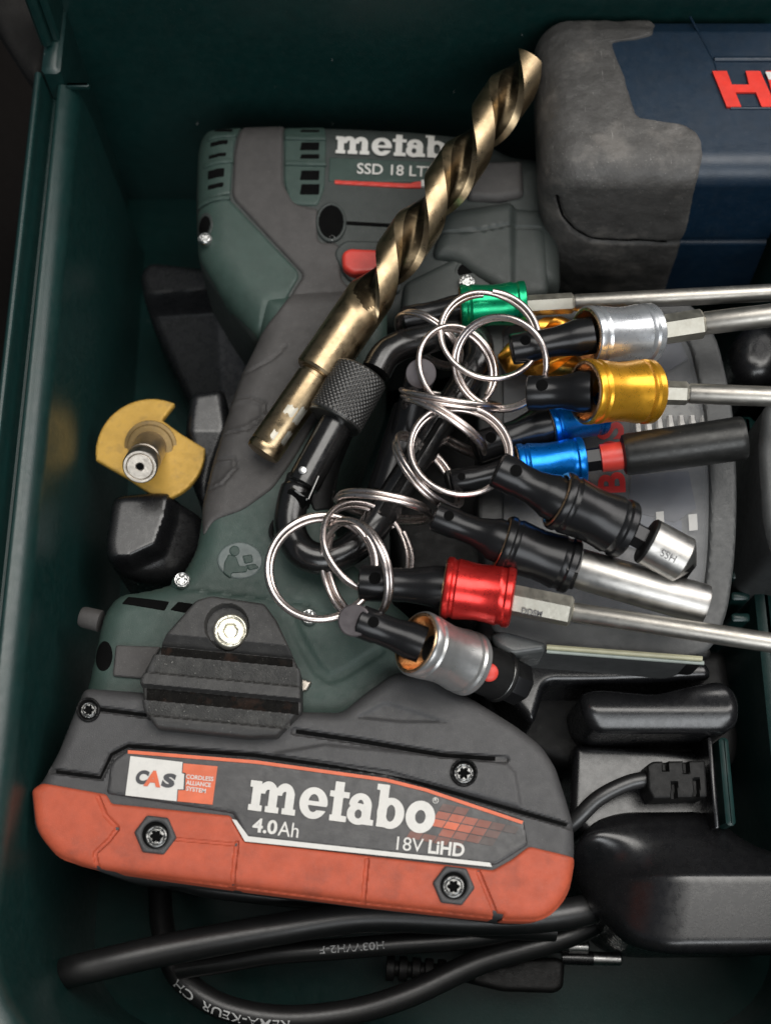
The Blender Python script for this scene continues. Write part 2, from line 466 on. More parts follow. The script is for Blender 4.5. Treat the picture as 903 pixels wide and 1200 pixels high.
# ribs on the right wall
mk('rail', *box(466, -150, -215, 24, 640, 230, 7), M['case'], case)
for k in range(6):
    p = P(862, 598 + k * 25, -110); mk('rib', *box(p.x + 6, p.y, -225, 22, 10, 230, 2), M['case'], case)
p = P(852, 915, -80); mk('upright_rib', *box(p.x, p.y, -200, 11, 100, 240, 3), M['case'], case)
p = P(842, 915, -80); mk('partition', *box(p.x - 4, p.y, -210, 5, 104, 240, 1), M['black'], case)
for s in ((60, 1, 1),):
    fl = Surf([(-20, 1120), (40, 1165), (60, 1215), (-20, 1230)], -300, 8, rnd=14)

# ================================================================== cloth outside the case
cl = Surf([(-70, -70), (38, -60), (58, 40), (54, 78), (40, 96), (22, 70), (-30, -10)], 60, 14, rnd=8, extra=lambda x, y: 4 * np.sin((x + y * .3) / 9.0))
o = mk('cloth_strap', *relief(cl, 4, zbot=20), M['cloth'], label='dark grey cloth strap lying outside the case at its upper left corner', cat='strap')

# ================================================================== IMPACT DRIVER
drv = thing('impact_driver', 'dark green and grey cordless impact driver lying on its side with slide-on battery', 'impact driver', P(330, 600, -300))
head = Surf([(236, 143), (262, 139), (330, 137), (400, 138), (480, 142), (560, 150, 12), (600, 172, 10), (655, 178), (660, 330), (560, 345), (450, 372), (330, 372), (300, 392), (255, 335), (229, 296), (226, 230), (228, 165)], -28, 42, 34, rnd=14)
mk('motor_housing', *relief(head, 3, zbot=-250), M['headgrey'], drv)
# grip and foot body
grip = Surf([(300, 340), (455, 330), (452, 400), (425, 470), (395, 540), (385, 590), (400, 640), (440, 685), (505, 740), (520, 800), (400, 850), (90, 850), (96, 815), (104, 780), (118, 715), (135, 692), (170, 688), (205, 678), (228, 640), (236, 585), (248, 540), (262, 490), (283, 430), (305, 385)], -22, 30, 22, rnd=16)
def gripfn(x, y):
    g0 = groove(x, y, [(340, 722), (352, 750), (372, 785), (386, 795), (402, 790), (445, 762)], 12, 2.2)
    z = groove(x, y, [(206, 690), (300, 700), (360, 708), (430, 740), (480, 775)], 4, 1.5)
    z = z - 10 * (1 - sstep(0, 40, np.abs(distline(x, y, [(340, 350), (290, 620)])) * 0 + np.maximum(0, 40 - (y - 560)) * 0 + 40))
    return z + g0
grip.extra = gripfn
mk('handle_shell', *relief(grip, 3, zbot=-250), M['green'], drv)
# left end cap panels
capp = Surf([(234, 145), (282, 140, 2), (274, 172), (270, 228, 2), (229, 236, 2), (229, 165)], -28, 3, 2, rnd=5)
mk('end_cap', *relief(capp, 2, base=head, off=3, skirt=8), M['green'], drv)
gp = Surf([(229, 240), (268, 234, 3), (352, 322, 8), (326, 366, 10), (305, 392), (262, 345), (238, 305), (229, 290)], -28, 3, 2, rnd=5)
mk('side_panel', *relief(gp, 2, base=head, off=3.5, skirt=8), M['green'], drv)
# vents of the end cap: bars and openings
def patch(name, poly, base, off, m, par, R=1.2, rnd=1.5, cell=1.3, skirt=3, drop=None, extra=None, label=None):
    s = Surf(poly, base.h, R, drop, rnd=rnd, extra=extra)
    return mk(name, *relief(s, cell, base=base, off=off, skirt=skirt), m, par, label=label)
for (x0, x1, y0, y1, sk) in [(250, 273, 148, 155, -3), (246, 268, 166, 172, 0), (244, 266, 181, 186, 0), (243, 264, 199, 210, 0), (243, 263, 216, 222, 0)]:
    patch('vent_opening', [(x0, y0 + sk), (x1, y0 - 1), (x1 - 1, y1 - 1), (x0, y1 + sk)], head, 3.5, M['deep'], drv, skirt=1)
for y, x0, x1 in ((160, 243, 277), (191, 238, 274), (234, 230, 270)):
    patch('vent_bar', [(x0, y - 1), (x1, y - 3), (x1, y + 2), (x0, y + 4)], head, 6, M['green'], drv, R=1.6)
# rubber band running from head into grip
band = Surf([(284, 140, 2), (332, 138, 2), (331, 165), (331, 215, 4), (345, 240), (372, 246, 4), (372, 285), (398, 286), (400, 330), (420, 345), (408, 400), (380, 480), (345, 540), (320, 575), (285, 600), (250, 612), (238, 630), (235, 590), (247, 540), (262, 490), (282, 432), (303, 392), (327, 368), (356, 323, 6), (272, 232), (275, 178)], -28, 5, 3, rnd=8)
class Both:
    h = -28
    def eval(s, X, Y):
        a = head.eval(X, Y); b = grip.eval(X, Y)
        ia = sdpoly(X, Y, head.poly) > 0; ib = sdpoly(X, Y, grip.poly) > 0
        return np.where(ia & ib, np.maximum(a, b), np.where(ia, a, b))
both = Both()
def bandfn(x, y):
    z = groove(x, y, [(262, 440), (295, 437), (320, 425), (335, 410)], 3.5, 2) + groove(x, y, [(258, 470), (290, 468), (310, 475), (312, 492), (290, 507), (262, 510)], 3.5, 2)
    z = z + groove(x, y, [(250, 540), (275, 540), (278, 552), (262, 570), (245, 575)], 3.5, 2)
    z = z - 2.2 * sstep(0, 5, sdpoly(x, y, [(262, 475), (290, 470), (309, 478), (309, 492), (288, 505), (260, 508)]))
    z = z - 2.2 * sstep(0, 5, sdpoly(x, y, [(250, 542), (273, 542), (276, 552), (260, 568), (244, 573)]))
    return z
band.extra = bandfn
mk('grip_rubber', *relief(band, 2.2, base=both, off=4, skirt=10), M['rubber'], drv)
# raised vent block right of the band
vb = Surf([(333, 146), (380, 143), (382, 165), (380, 222), (372, 242), (340, 240), (333, 215)], -28, 3, 2, rnd=5)
mk('vent_block', *relief(vb, 2, base=head, off=3, skirt=6), M['green'], drv)
for y0, y1 in ((150, 155), (168, 178), (182, 188), (201, 213), (217, 230)):
    patch('vent_opening', [(353, y0), (375, y0), (374, y1), (351, y1)], head, 3.6, M['deep'], drv, skirt=1)
for y in (161, 191):
    patch('vent_bar', [(334, y), (382, y + 1), (382, y + 6), (334, y + 5)], head, 6.5, M['green'], drv, R=1.8)
# logo field
patch('name_plate', [(386, 185), (505, 190), (500, 214), (385, 213)], head, 1.2, M['green'], drv, R=1)
SW = slab_word()
def fine(V, F): return V, F
mk('lettering', *lay_text(SW, (393, 181), (548, 188), 29, -28, head, 3.0, cap=1.42), M['white'], drv, smooth=False)
mk('lettering', *lay_text(text2d('SSD 18 LTX 200', .012), (418, 205), (545, 211), 12.5, -28, head, 3.0), M['white'], drv, smooth=False)
patch('red_stripe', [(392, 212), (480, 216), (486, 214), (495, 213), (493, 221), (476, 221), (392, 216)], head, 2.4, M['red'], drv, R=.8, cell=1.2, rnd=.5)
patch('white_dot', [(493, 212), (498, 212), (499, 220), (493, 220)], head, 3.2, M['white'], drv, R=.8, cell=1, rnd=1)
# oval hole with screw glint
def ellpoly(cx, cy, a, b, n=28, rot=0):
    return [(cx + a * math.cos(t) * math.cos(rot) - b * math.sin(t) * math.sin(rot), cy + a * math.cos(t) * math.sin(rot) + b * math.sin(t) * math.cos(rot)) for t in [2 * math.pi * k / n for k in range(n)]]
def collar(name, cx, cy, a, b, w_, base, off, m, par, R=2.0, fillm=None, fillname='socket_bottom', foff=-2.0):
    """raised rim round a dark opening"""
    s = Surf(ellpoly(cx, cy, a + w_, b + w_), base.h, R, rnd=0)
    hole = toworld(ellpoly(cx, cy, a, b), base.h)
    mk(name, *relief(s, 1.4, base=base, off=off, skirt=off + 3, holes=[hole]), m, par)
    if fillm: patch(fillname, ellpoly(cx, cy, a + 1, b + 1), base, foff, fillm, par, R=1, rnd=0, skirt=.5, cell=2)
collar('screw_well', 388, 262, 14, 19, 4, both, 5.0, M['headgrey'], drv, fillm=M['deep'], foff=4.6)
def torx(cx, cy, r, h, m, par, name='screw', tilt=None):
    """pan screw with a six-lobed socket"""
    c = P(cx, cy, h); R0 = r
    s = Surf([], h, 3, world=[(c.x + R0 * math.cos(t), c.y + R0 * math.sin(t)) for t in [2 * math.pi * k / 26 for k in range(26)]], rnd=0)
    def ex(px, py):
        dx, dy = px - cx, py - cy; a = np.arctan2(dy, dx); rr = np.hypot(dx, dy)
        lim = R0 * (.46 + .1 * np.cos(6 * a)); z = -4.0 * (1 - sstep(-.6, .6, rr - lim))
        z = z - 1.0 * (1 - sstep(.2, .9, np.abs(rr - R0 * .78)))
        return z
    s.extra = ex
    return mk(name, *relief(s, max(.7, r / 14), zbot=h - 8), m, par)
torx(389, 278, 5, -22, M['chrome'], drv)
# direction switch
sw = Surf([(400, 296), (408, 290), (452, 292), (452, 318), (412, 320), (401, 312)], -10, 5, rnd=5)
patch('dark_web', [(402, 470), (440, 405), (452, 402), (426, 470), (397, 540), (388, 592), (368, 600), (362, 585), (384, 520)], grip, 2.5, M['blackmatt'], drv, R=3, rnd=6)
patch('switch_rim', [(390, 298), (402, 284), (470, 285), (470, 345), (430, 345), (404, 326)], both, 5.5, M['headgrey'], drv, R=3, rnd=8)
mk('direction_switch', *relief(sw, 1.6, zbot=-30), M['red'], drv)
# bosses with screws at the head
for cx, cy, a, b in ((239, 262, 11, 15), (547, 320, 15, 14)):
    patch('screw_boss', ellpoly(cx, cy, a, b), both, 5, M['headgrey'], drv, R=2, rnd=0, drop=2)
    patch('socket_bottom', ellpoly(cx, cy, a - 3, b - 4), both, 5.4, M['deep'], drv, R=1, rnd=0)
torx(240, 278, 9, 0 - 22, M['chrome'], drv)
torx(547, 328, 10, -14, M['chrome'], drv)
# dark nose and gear case right of the drill
V1 = Surf([(545, 188), (612, 186), (614, 226), (585, 232), (548, 230)], -16, 8, rnd=6); mk('nose_ring', *relief(V1, 2.5, zbot=-120), M['rubber'], drv)
V2 = Surf([(520, 245), (600, 232), (640, 236), (645, 338), (600, 345), (560, 322), (530, 300), (505, 300)], -16, 18, 12, rnd=12, extra=lambda x, y: groove(x, y, [(500, 272), (560, 270), (600, 262), (645, 262)], 4, 2.5) - 10 * sstep(596, 606, x)); mk('gear_case', *relief(V2, 2.5, zbot=-150), M['headgrey'], drv)
V3 = Surf([(470, 330), (540, 296), (566, 300), (580, 330), (575, 372), (470, 372)], -24, 10, rnd=10); mk('trigger_guard', *relief(V3, 2.5, zbot=-150), M['headgrey'], drv)
patch('seam', [(395, 259), (520, 266), (520, 270), (395, 263)], head, 1.5, M['deep'], drv, R=.5, rnd=.5)
# foot details
fs = grip
for poly in ([(149, 697), (199, 705), (193, 716), (142, 707)], [(209, 705), (245, 710), (236, 722), (199, 715)]):
    patch('vent_opening', poly, fs, .8, M['deep'], drv, R=1, rnd=2)
mk('foot_peg', *lathe(P(118, 728, -45), P(94, 722, -45), [(0, 13), (20, 12.5), (24, 11), (25, 6)], 20), M['rubber'], drv)
patch('foot_notch', ellpoly(121, 768, 11, 18), fs, 1.0, M['deep'], drv, R=1, rnd=0)
torx(213, 679, 9.5, -16, M['chrome'], drv); torx(362, 722, 9, -12, M['chrome'], drv)
patch('screw_boss', ellpoly(211, 678, 14, 12), fs, 3, M['green'], drv, R=4, rnd=0)
# round embossed mark: a person reading a manual
ic = mk('emblem_disc', *relief(Surf(ellpoly(281, 657, 27, 22), fs.h, 2, rnd=0), 1.3, base=fs, off=1.2), mat('emblem_grey', (.10, .125, .12), .42, dust=.2), drv)
gI = lambda p, o_=2.6: patch('emblem_figure', p, fs, o_, M['green'], ic, R=1, rnd=1.5, cell=1)
gI(ellpoly(275, 646, 6, 6)); gI([(268, 650), (277, 653), (281, 664), (291, 664), (289, 671), (272, 672), (270, 678), (262, 672), (263, 660)])
gI([(284, 652), (295, 650), (297, 659), (287, 661)]); gI([(288, 663), (299, 661), (304, 666), (292, 669)])
mk('lanyard_loop', *tube(spline([P(346, 596, -18), P(330, 604, -14), P(319, 615, -12), P(318, 628, -12), P(326, 632, -16)], 8), 2.6, 8), M['blackmatt'], drv)

# ---- belt clip block
clip_poly = [(232, 708), (250, 703), (311, 712), (325, 731, 2), (353, 790), (353, 834, 2), (325, 864, 3), (291, 865, 3), (185, 854, 3), (170, 834, 3), (166, 799, 2), (190, 756, 2)]
SL = .095
def ramp_(a, b, v): return np.clip((v - a) / (b - a), 0, 1)
def clipfn(x, y):
    yy = y - (x - 247) * SL
    z = 18 - 14 * ramp_(752, 762, yy) - 4 * sstep(761, 763, yy)
    z = z + 14 * sstep(774.5, 776, yy) - 6 * ramp_(777, 797, yy) + 4 * sstep(797, 798.5, yy) - 12 * sstep(811, 813, yy)
    z = z + 13 * sstep(828.5, 830, yy) - 5 * ramp_(831, 847, yy) + 4 * sstep(847, 848.5, yy) - 4 * ramp_(852, 868, yy)
    r = np.hypot(x - 268, (y - 738) * 1.0); z = z - 12 * (1 - sstep(24.5, 26, r))
    return z
cs = Surf(clip_poly, 12, 4, 3, rnd=4, extra=clipfn)
bc = mk('belt_clip', *relief(cs, 1.0, zbot=-30), M['clip'], drv, sharp=28)
def band_poly(a, b, x0, x1): return [(x0, a + (x0 - 247) * SL), (x1, a + (x1 - 247) * SL), (x1, b + (x1 - 247) * SL), (x0, b + (x0 - 247) * SL)]
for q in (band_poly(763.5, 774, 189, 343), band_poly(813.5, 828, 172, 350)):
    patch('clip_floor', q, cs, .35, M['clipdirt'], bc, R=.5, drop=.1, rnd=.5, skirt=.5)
for q in (band_poly(777.5, 796.5, 183, 349), band_poly(831, 846.5, 176, 340)):
    patch('clip_slat_face', q, cs, .3, M['clipface'], bc, R=.5, drop=.1, rnd=.5, skirt=.5)
c0 = P(270, 739, 22)
aw = Surf([], 24, 3, world=[(c0.x + 19.5 * math.cos(t), c0.y + 19.5 * math.sin(t)) for t in [2 * math.pi * k / 36 for k in range(36)]], rnd=0)
def allen(px, py):
    dx, dy = px - 270, py - 739; a = np.arctan2(dy, dx); rr = np.hypot(dx, dy)
    hexr = 7.5 / np.maximum(np.cos((a % (math.pi / 3)) - math.pi / 6), .5)
    return -4 * (1 - sstep(-.6, .6, rr - hexr)) - 1.0 * (1 - sstep(.3, 1.2, np.abs(rr - 16)))
aw.extra = allen
mk('socket_screw', *relief(aw, .9, zbot=-2), M['zinc'], bc)
patch('clip_tab', [(137, 757), (190, 759), (168, 796), (133, 793)], fs, 6, M['rubber'], drv, R=2.5, rnd=3)
patch('spring_tip', [(352, 796), (366, 800), (360, 810), (352, 812)], fs, 6, M['greysteel'], drv, R=2, rnd=2)

# ---- battery pack
bat = Surf([(34, 924), (46, 916, 8), (66, 880), (86, 830), (97, 804, 8), (166, 809), (355, 832), (400, 833, 8), (425, 812), (462, 785, 10), (500, 788), (556, 818), (604, 848), (636, 872, 14), (652, 898), (664, 935), (673, 966), (674, 1000), (668, 1045, 24), (640, 1077, 20), (600, 1077), (427, 1057), (270, 1037), (112, 1018, 10), (62, 1002, 20), (38, 970, 10)], 0, 16, 13, rnd=6)
def batfn(x, y):
    z = groove(x, y, [(60, 903), (118, 911), (131, 884), (150, 874), (300, 885), (455, 907), (500, 920), (674, 970)], 7, 4)
    z = z + groove(x, y, [(112, 830), (200, 842)], 7, 4) + groove(x, y, [(345, 857), (420, 868), (520, 885), (592, 890)], 8, 4)
    z = z - 3.0 * sstep(0, 5, sdpoly(x, y, [(412, 842), (448, 822), (458, 822), (535, 848), (470, 848)]))
    z = z + 3.0 * sstep(0, 6, sdpoly(x, y, [(380, 870), (594, 892), (606, 905), (614, 950), (520, 925), (300, 884)]))
    return z
bat.extra = batfn
bp = mk('battery_pack', *relief(bat, 1.8, zbot=-300), M['battery'], drv)
org = [(36, 925), (46, 917, 6), (125, 931, 3), (131, 942, 3), (270, 956, 3), (287, 986, 3), (577, 1020, 3), (600, 1007), (619, 992, 5), (674, 1005, 2), (674, 1012), (668, 1049, 24), (640, 1080, 20), (596, 1079), (427, 1060), (270, 1040), (115, 1018, 10), (66, 1006, 14), (42, 975, 16)]
so = Surf(org, 0, 4.5, 3, rnd=4)
def orgfn(x, y):
    return (groove(x, y, [(138, 972), (128, 985), (112, 1000), (115, 1024)], 5, 3) + groove(x, y, [(116, 935), (124, 955), (138, 970)], 5, 2.5) + groove(x, y, [(278, 988), (272, 1040)], 5, 3)
            + groove(x, y, [(430, 1008), (425, 1062)], 5, 3) + groove(x, y, [(560, 1022), (580, 1070)], 5, 3) + groove(x, y, [(200, 983), (276, 990)], 4, 1.5) + groove(x, y, [(560, 1035), (600, 1040)], .1, 0))
so.extra = orgfn
notch = [toworld(q, 0) for q in ([(110, 1017), (120, 1018), (119, 1030), (108, 1030)], [(265, 1038), (275, 1039), (275, 1050), (264, 1050)], [(421, 1060), (432, 1061), (432, 1072), (420, 1072)], [(578, 1070), (590, 1071), (588, 1082), (577, 1082)])]
mk('bumper', *relief(so, 1.2, base=bat, off=3.2, skirt=60, holes=notch), M['orange'], bp)
lab = [(126, 930), (131, 893, 8), (152, 878, 8), (300, 890), (452, 911), (500, 923), (613, 961, 3), (618, 990, 3), (580, 1014, 6), (288, 982, 3), (273, 953, 3)]
sl = Surf(lab, 0, 2.2, 1.6, rnd=3)
mk('label_panel', *relief(sl, 1.8, base=bat, off=3.0, skirt=8), M['label'], bp)
class Flat:
    def __init__(s, h): s.h = h
    def eval(s, X, Y): return np.full(np.shape(X), float(s.h))
SEAMS = []
def strip(pts, wd):
    """band polygon along a line of drawing points"""
    L_ = []; R_ = []
    for i, p in enumerate(pts):
        a = Vector(pts[max(i - 1, 0)]); b = Vector(pts[min(i + 1, len(pts) - 1)]); t = (b - a).normalized(); n_ = Vector((-t.y, t.x)) * wd / 2
        L_.append(tuple(Vector(p) + n_)); R_.append(tuple(Vector(p) - n_))
    return L_ + R_[::-1]
def fl_patch(name, poly, h, m, par, th_=.8, rnd=0):
    W = toworld(rounded(poly, rnd) if rnd else poly, h); n_ = len(W)
    area2 = sum(W[i][0] * W[(i + 1) % n_][1] - W[(i + 1) % n_][0] * W[i][1] for i in range(n_))
    if area2 < 0: W = W[::-1]
    V = [(x, y, h - th_) for x, y in W] + [(x, y, h) for x, y in W]
    F = [list(range(n_, 2 * n_))] + [[i, (i + 1) % n_, n_ + (i + 1) % n_, n_ + i] for i in range(n_)]
    return mk(name, V, F, m, par, smooth=False)
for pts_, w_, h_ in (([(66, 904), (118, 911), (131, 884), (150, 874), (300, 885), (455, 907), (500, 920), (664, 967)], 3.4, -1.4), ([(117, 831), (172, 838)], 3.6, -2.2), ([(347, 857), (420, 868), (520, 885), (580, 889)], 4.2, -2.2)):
    fl_patch('seam_shade_strip', strip(pts_, w_), h_, M['deep'], bp)  # black strips laid in the battery grooves, standing in for their shade
fl_patch('orange_line', strip([(150, 881), (300, 893), (452, 914), (498, 925.5), (612, 964)], 4.0), 4.1, M['orangeprint'], bp)
fl_patch('white_line', [(272, 960), (277, 961), (291, 980), (574, 1011), (576, 1016), (287, 986)], 4.1, M['white'], bp)
fl_patch('logo_field', [(153, 886), (214, 893), (213, 906), (216, 907), (215, 925), (208, 925), (207, 939), (147, 932)], 4.2, M['white'], bp)
fl_patch('logo_field', [(215, 894.5), (255, 898), (249, 943), (208, 939), (209, 926), (217, 926), (218, 906), (214, 905)], 4.0, M['orangeprint'], bp)
dk = mat('dark_print', (.05, .05, .055), .5)
T = text2d('C', .06); mk('lettering', *lay_text(T, (157, 918), (171, 920), 17, 4.2, slant=.18), dk, bp, smooth=False)
T = text2d('A', .05); mk('lettering', *lay_text(T, (168, 921), (188, 923), 19, 4.5, slant=.1), M['orangeprint'], bp, smooth=False)
T = text2d('S', .06); mk('lettering', *lay_text(T, (188, 922), (203, 924), 17, 4.2, slant=.18), dk, bp, smooth=False)
for s_, y_, x1 in (('CORDLESS', 912.5, 250), ('ALLIANCE', 919.5, 247), ('SYSTEM', 926.5, 241)):
    mk('lettering', *lay_text(text2d(s_, .02), (218, y_), (x1, y_ + 3.2), 5.2, 4.0), M['white'], bp, smooth=False)
mk('lettering', *lay_text(SW, (290, 949), (507, 977), 50, 3.8, cap=1.42), M['white'], bp, smooth=False)
mk('lettering', *lay_text(text2d('4.0', .03), (295, 975), (324, 978.5), 17, 3.8), M['white'], bp, smooth=False)
mk('lettering', *lay_text(text2d('Ah', .004), (325, 979), (349, 982), 17, 3.8), M['white'], bp, smooth=False)
mk('lettering', *lay_text(text2d('18V', .002), (464, 996), (495, 999), 16, 3.8), M['white'], bp, smooth=False)
mk('lettering', *lay_text(text2d('LiHD', .03), (501, 1000), (543, 1004.5), 16, 3.8), M['white'], bp, smooth=False)
rg = ring2(0, 0, 1, 1, .8, .8)
X_, Y_ = np.meshgrid(np.arange(-1.2, 1.21, .06), np.arange(-1.2, 1.21, .06)); v_, f_, _ = march(rg(X_, Y_), -1.2, -1.2, .06)
mk('lettering', *merge(lay_text((v_, f_), (506, 941), (513, 942), 7, 3.8), lay_text(text2d('R', .02), (508.2, 939), (511.5, 939.5), 4, 3.9)), M['white'], bp, smooth=False)
# honeycomb of fading orange cells
ocol = {}
def omat(k):
    if k not in ocol: f = (k / 8) ** 1.6; ocol[k] = mat('orange_cell', (.042 + .55 * f, .04 + .08 * f, .038 + .012 * f), .42)
    return ocol[k]
for r_ in range(-2, 7):
    for c_ in range(-3, 12):
        cx = 470 + c_ * 16 - r_ * 5.5; cy = 946 + c_ * 3.2 + r_ * 8.8
        d_ = math.hypot((cx - 527) / 80, (cy - 967) / 27); k = max(0, min(8, int(8.9 - d_ * 8.6)))
        if k == 0 or cx > 606 or cy > 1000 or cx < 455: continue
        if cy < 912 + (cx - 450) * .32 + 9: continue
        if cx < 508 and cy < 976: continue
        fl_patch('printed_cell', [(cx - 4.6, cy - 5.1), (cx + 10.2, cy - 2.2), (cx + 5.3, cy + 5.6), (cx - 9.6, cy + 2.6)], 3.75, omat(k), bp)
# screws
for cx, cy, r_ in ((104, 832, 10), (543, 906, 12)):
    s = Surf(ellpoly(cx, cy, r_ + 4, r_ + 4.5), 0, 2, rnd=0)
    mk('screw_well', *relief(s, 1.4, base=Flat(3 if cx > 200 else 0), off=4.2, skirt=6, holes=[toworld(ellpoly(cx, cy, r_ + 1.2, r_ + 1.6), 0)]), M['blackmatt'], bp)
    fl_patch('socket_bottom', ellpoly(cx, cy, r_ + 2, r_ + 2), 3.6 if cx > 200 else 1, M['deep'], bp)
    torx(cx, cy, r_ - .3, 7.0 if cx > 200 else 3.0, M['screw'], bp)
for cx, cy in ((183, 979), (531, 1038)):
    s = Surf([(cx + 25 * math.cos(a), cy + 25 * math.sin(a)) for a in [math.pi / 3 * k + .12 for k in range(6)]], 0, 3, 2.5, rnd=2)
    mk('hex_boss', *relief(s, 1.4, base=Flat(2), off=5.0, skirt=8, holes=[toworld(ellpoly(cx, cy, 15.5, 16), 0)]), M['battery'], bp)
    fl_patch('socket_bottom', ellpoly(cx, cy, 16.5, 17), 3.8, M['deep'], bp)
    torx(cx, cy + 1, 12.5, 5.6, M['screw'], bp)

# ================================================================== NAVY POWER TOOL upper right
nv = thing('blue_power_tool', 'dark blue power tool with red lettering and worn black rubber corner', 'power tool', P(760, 300, -250))
TOP = 92.0
yb_, yf_ = P(700, 12, TOP).y, P(800, 197, TOP).y      # back and front edge of the top face
def section(inset, flare=0.0):
    """half outline in the y,z plane, back to front: list of (y,z,t)"""
    pts = [(yb_ - 6, -80), (yb_, 10), (yb_ - 3, TOP - 30), (yb_ - 14, TOP - 8), (yb_ - 34, TOP)]
    for k in range(1, 13): pts.append((yb_ - 34 + (yf_ + 22 - yb_ + 34) * k / 12, TOP))
    for k in range(1, 8):
        a = k / 7 * 1.25; pts.append((yf_ + 22 - 34 * math.sin(a), TOP - 34 * (1 - math.cos(a))))
    y1, z1 = pts[-1]
    for k in range(1, 15): pts.append((y1 - 26 * k / 14, z1 - 205 * k / 14))
    y2, z2 = pts[-1]
    for k in range(1, 6):
        a = k / 5 * 1.3; pts.append((y2 + 22 * (1 - math.cos(a)), z2 - 26 * math.sin(a)))
    return [(y + (0), z) for y, z in pts]
SEC = section(0)
def arcs():
    L_ = [0]
    for a, b in zip(SEC[:-1], SEC[1:]): L_.append(L_[-1] + math.hypot(b[0] - a[0], b[1] - a[1]))
    return L_
def densify(sec, st=4.0):
    out = []
    for a, b in zip(sec[:-1], sec[1:]):
        k = max(1, int(math.hypot(b[0] - a[0], b[1] - a[1]) / st))
        for i in range(k): out.append((a[0] + (b[0] - a[0]) * i / k, a[1] + (b[1] - a[1]) * i / k))
    out.append(sec[-1]); return out
SD = densify(SEC, 2.2)
cyc, czc = (yb_ + yf_) / 2, -40.0
x_end = P(634, 140, TOP).x
# right edge of the rubber as a function of where a point of the section shows
def topxz(x, y, z):
    d = Vector((x, y, z)) - CAM; dep = d.dot(FWD); return 451.5 + FL * d.x / dep, 600 - FL * d.dot(UPV) / dep
EDGE = [(-200, 760), (20, 757), (30, 768), (42, 764), (47, 745), (49.5, 719), (53, 717), (90, 731), (133, 744), (140, 752), (143.5, 775), (147, 803), (155, 815), (165, 821), (185, 823), (262, 806), (335, 780), (500, 760)]
def edge_px(py):
    for a, b in zip(EDGE[:-1], EDGE[1:]):
        if a[0] <= py <= b[0]: return a[1] + (b[1] - a[1]) * (py - a[0]) / (b[0] - a[0])
    return 760
def shell(x0s, x1s, grow, NX, endround=0, seamfn=None):
    V = []; F = []; m = len(SD)
    for j, (y, z) in enumerate(SD):
        ny_, nz_ = 0.0, 0.0
        a = SD[max(j - 1, 0)]; b = SD[min(j + 1, m - 1)]; t = Vector((b[0] - a[0], b[1] - a[1])).normalized()
        nrm = Vector((-t[1], t[0])); nrm = -nrm if nrm.dot(Vector((y - cyc, z - czc))) < 0 else nrm
        xa, xb = x0s(j), x1s(j)
        for i in range(NX + 1):
            u_ = i / NX; u_ = u_ ** 1.5 if endround else u_
            x = xa + (xb - xa) * u_
            tp = max(0.0, TOP - 40 - z) * .11; x = x + tp * (1 - u_) if endround else x; q = x - x_end - tp; sh = 0.0
            if endround and q < endround: sh = endround * (1 - math.sqrt(max(0, 1 - (1 - max(q, 0) / endround) ** 2)))
            g = grow
            if grow > 0 and xb - x < 5: g = grow * (1 - (1 - (xb - x) / 5) ** 2) - .8
            if seamfn: g += seamfn(x, y, z)
            # shrink towards the centre at the rounded end
            dy, dz = y - cyc, z - czc; L_ = math.hypot(dy, dz); kk = 1 - sh * 1.0 / L_
            lean = 10 * (1 - z / TOP) / 3
            V.append((x + 0, cyc + dy * kk + nrm[0] * g, czc + dz * kk + nrm[1] * g))
    for j in range(m - 1):
        for i in range(NX):
            F.append([j * (NX + 1) + i, (j + 1) * (NX + 1) + i, (j + 1) * (NX + 1) + i + 1, j * (NX + 1) + i + 1])
    return V, F
XB = []
for (y, z) in SD:
    x = 300.0
    for _ in range(4):
        px_, py_ = topxz(x, y, z); tgt = edge_px(py_); dep = (Vector((x, y, z)) - CAM).dot(FWD)
        x = (tgt - 451.5) * dep / FL
    XB.append(x)
def seam(x, y, z):
    px_, py_ = topxz(x, y, z)
    d = min(float(distline(np.array([px_]), np.array([py_]), [(653, 232), (658, 250), (672, 268), (692, 279), (720, 281), (800, 283), (960, 282)])[0]), 50)
    g = -4.5 * max(0, 1 - (d / 3.2) ** 2) if d < 3.2 else 0
    return g
def rub_seam(x, y, z):
    b = mnoise.noise(Vector((x, y, z)) / 22) * 1.2 + mnoise.noise(Vector((x, y, z)) / 8) * .5
    return seam(x, y, z) + b
mk('blue_housing', *shell(lambda j: XB[j] - 6, lambda j: 496.0, 0, 60, 0, seam), M['navy'], nv, sharp=50)
V, F = shell(lambda j: x_end, lambda j: XB[j], 3.2, 64, 46, rub_seam)
m_ = len(SD); ring_ = [j * 65 for j in range(m_)]
F.append(ring_)
mk('rubber_corner', V, F, M['worn'], nv, sharp=50)
pv = [(topxz(*v), v) for v in V]
def seam_line(pts):
    out = []
    for a, b in zip(pts[:-1], pts[1:]):
        k = max(1, int(math.hypot(b[0] - a[0], b[1] - a[1]) / 7))
        for i in range(k):
            qx, qy = a[0] + (b[0] - a[0]) * i / k, a[1] + (b[1] - a[1]) * i / k
            v = min(pv, key=lambda t: (t[0][0] - qx) ** 2 + (t[0][1] - qy) ** 2 + (0 if t[1][1] < cyc or t[1][2] > TOP - 20 else 1e5))[1]
            out.append(Vector(v))
    return out
sm_ = seam_line([(652, 225), (655, 245), (664, 260), (678, 273), (696, 280), (730, 281), (790, 283)])
sm_ = [sum((sm_[max(0, min(len(sm_) - 1, i + k))] for k in (-1, 0, 1)), Vector()) / 3 for i in range(len(sm_))]
mk('seam', *tube(sm_, 1.5, 6), M['deep'], nv)  # black tube along the groove, painted in place of its shade
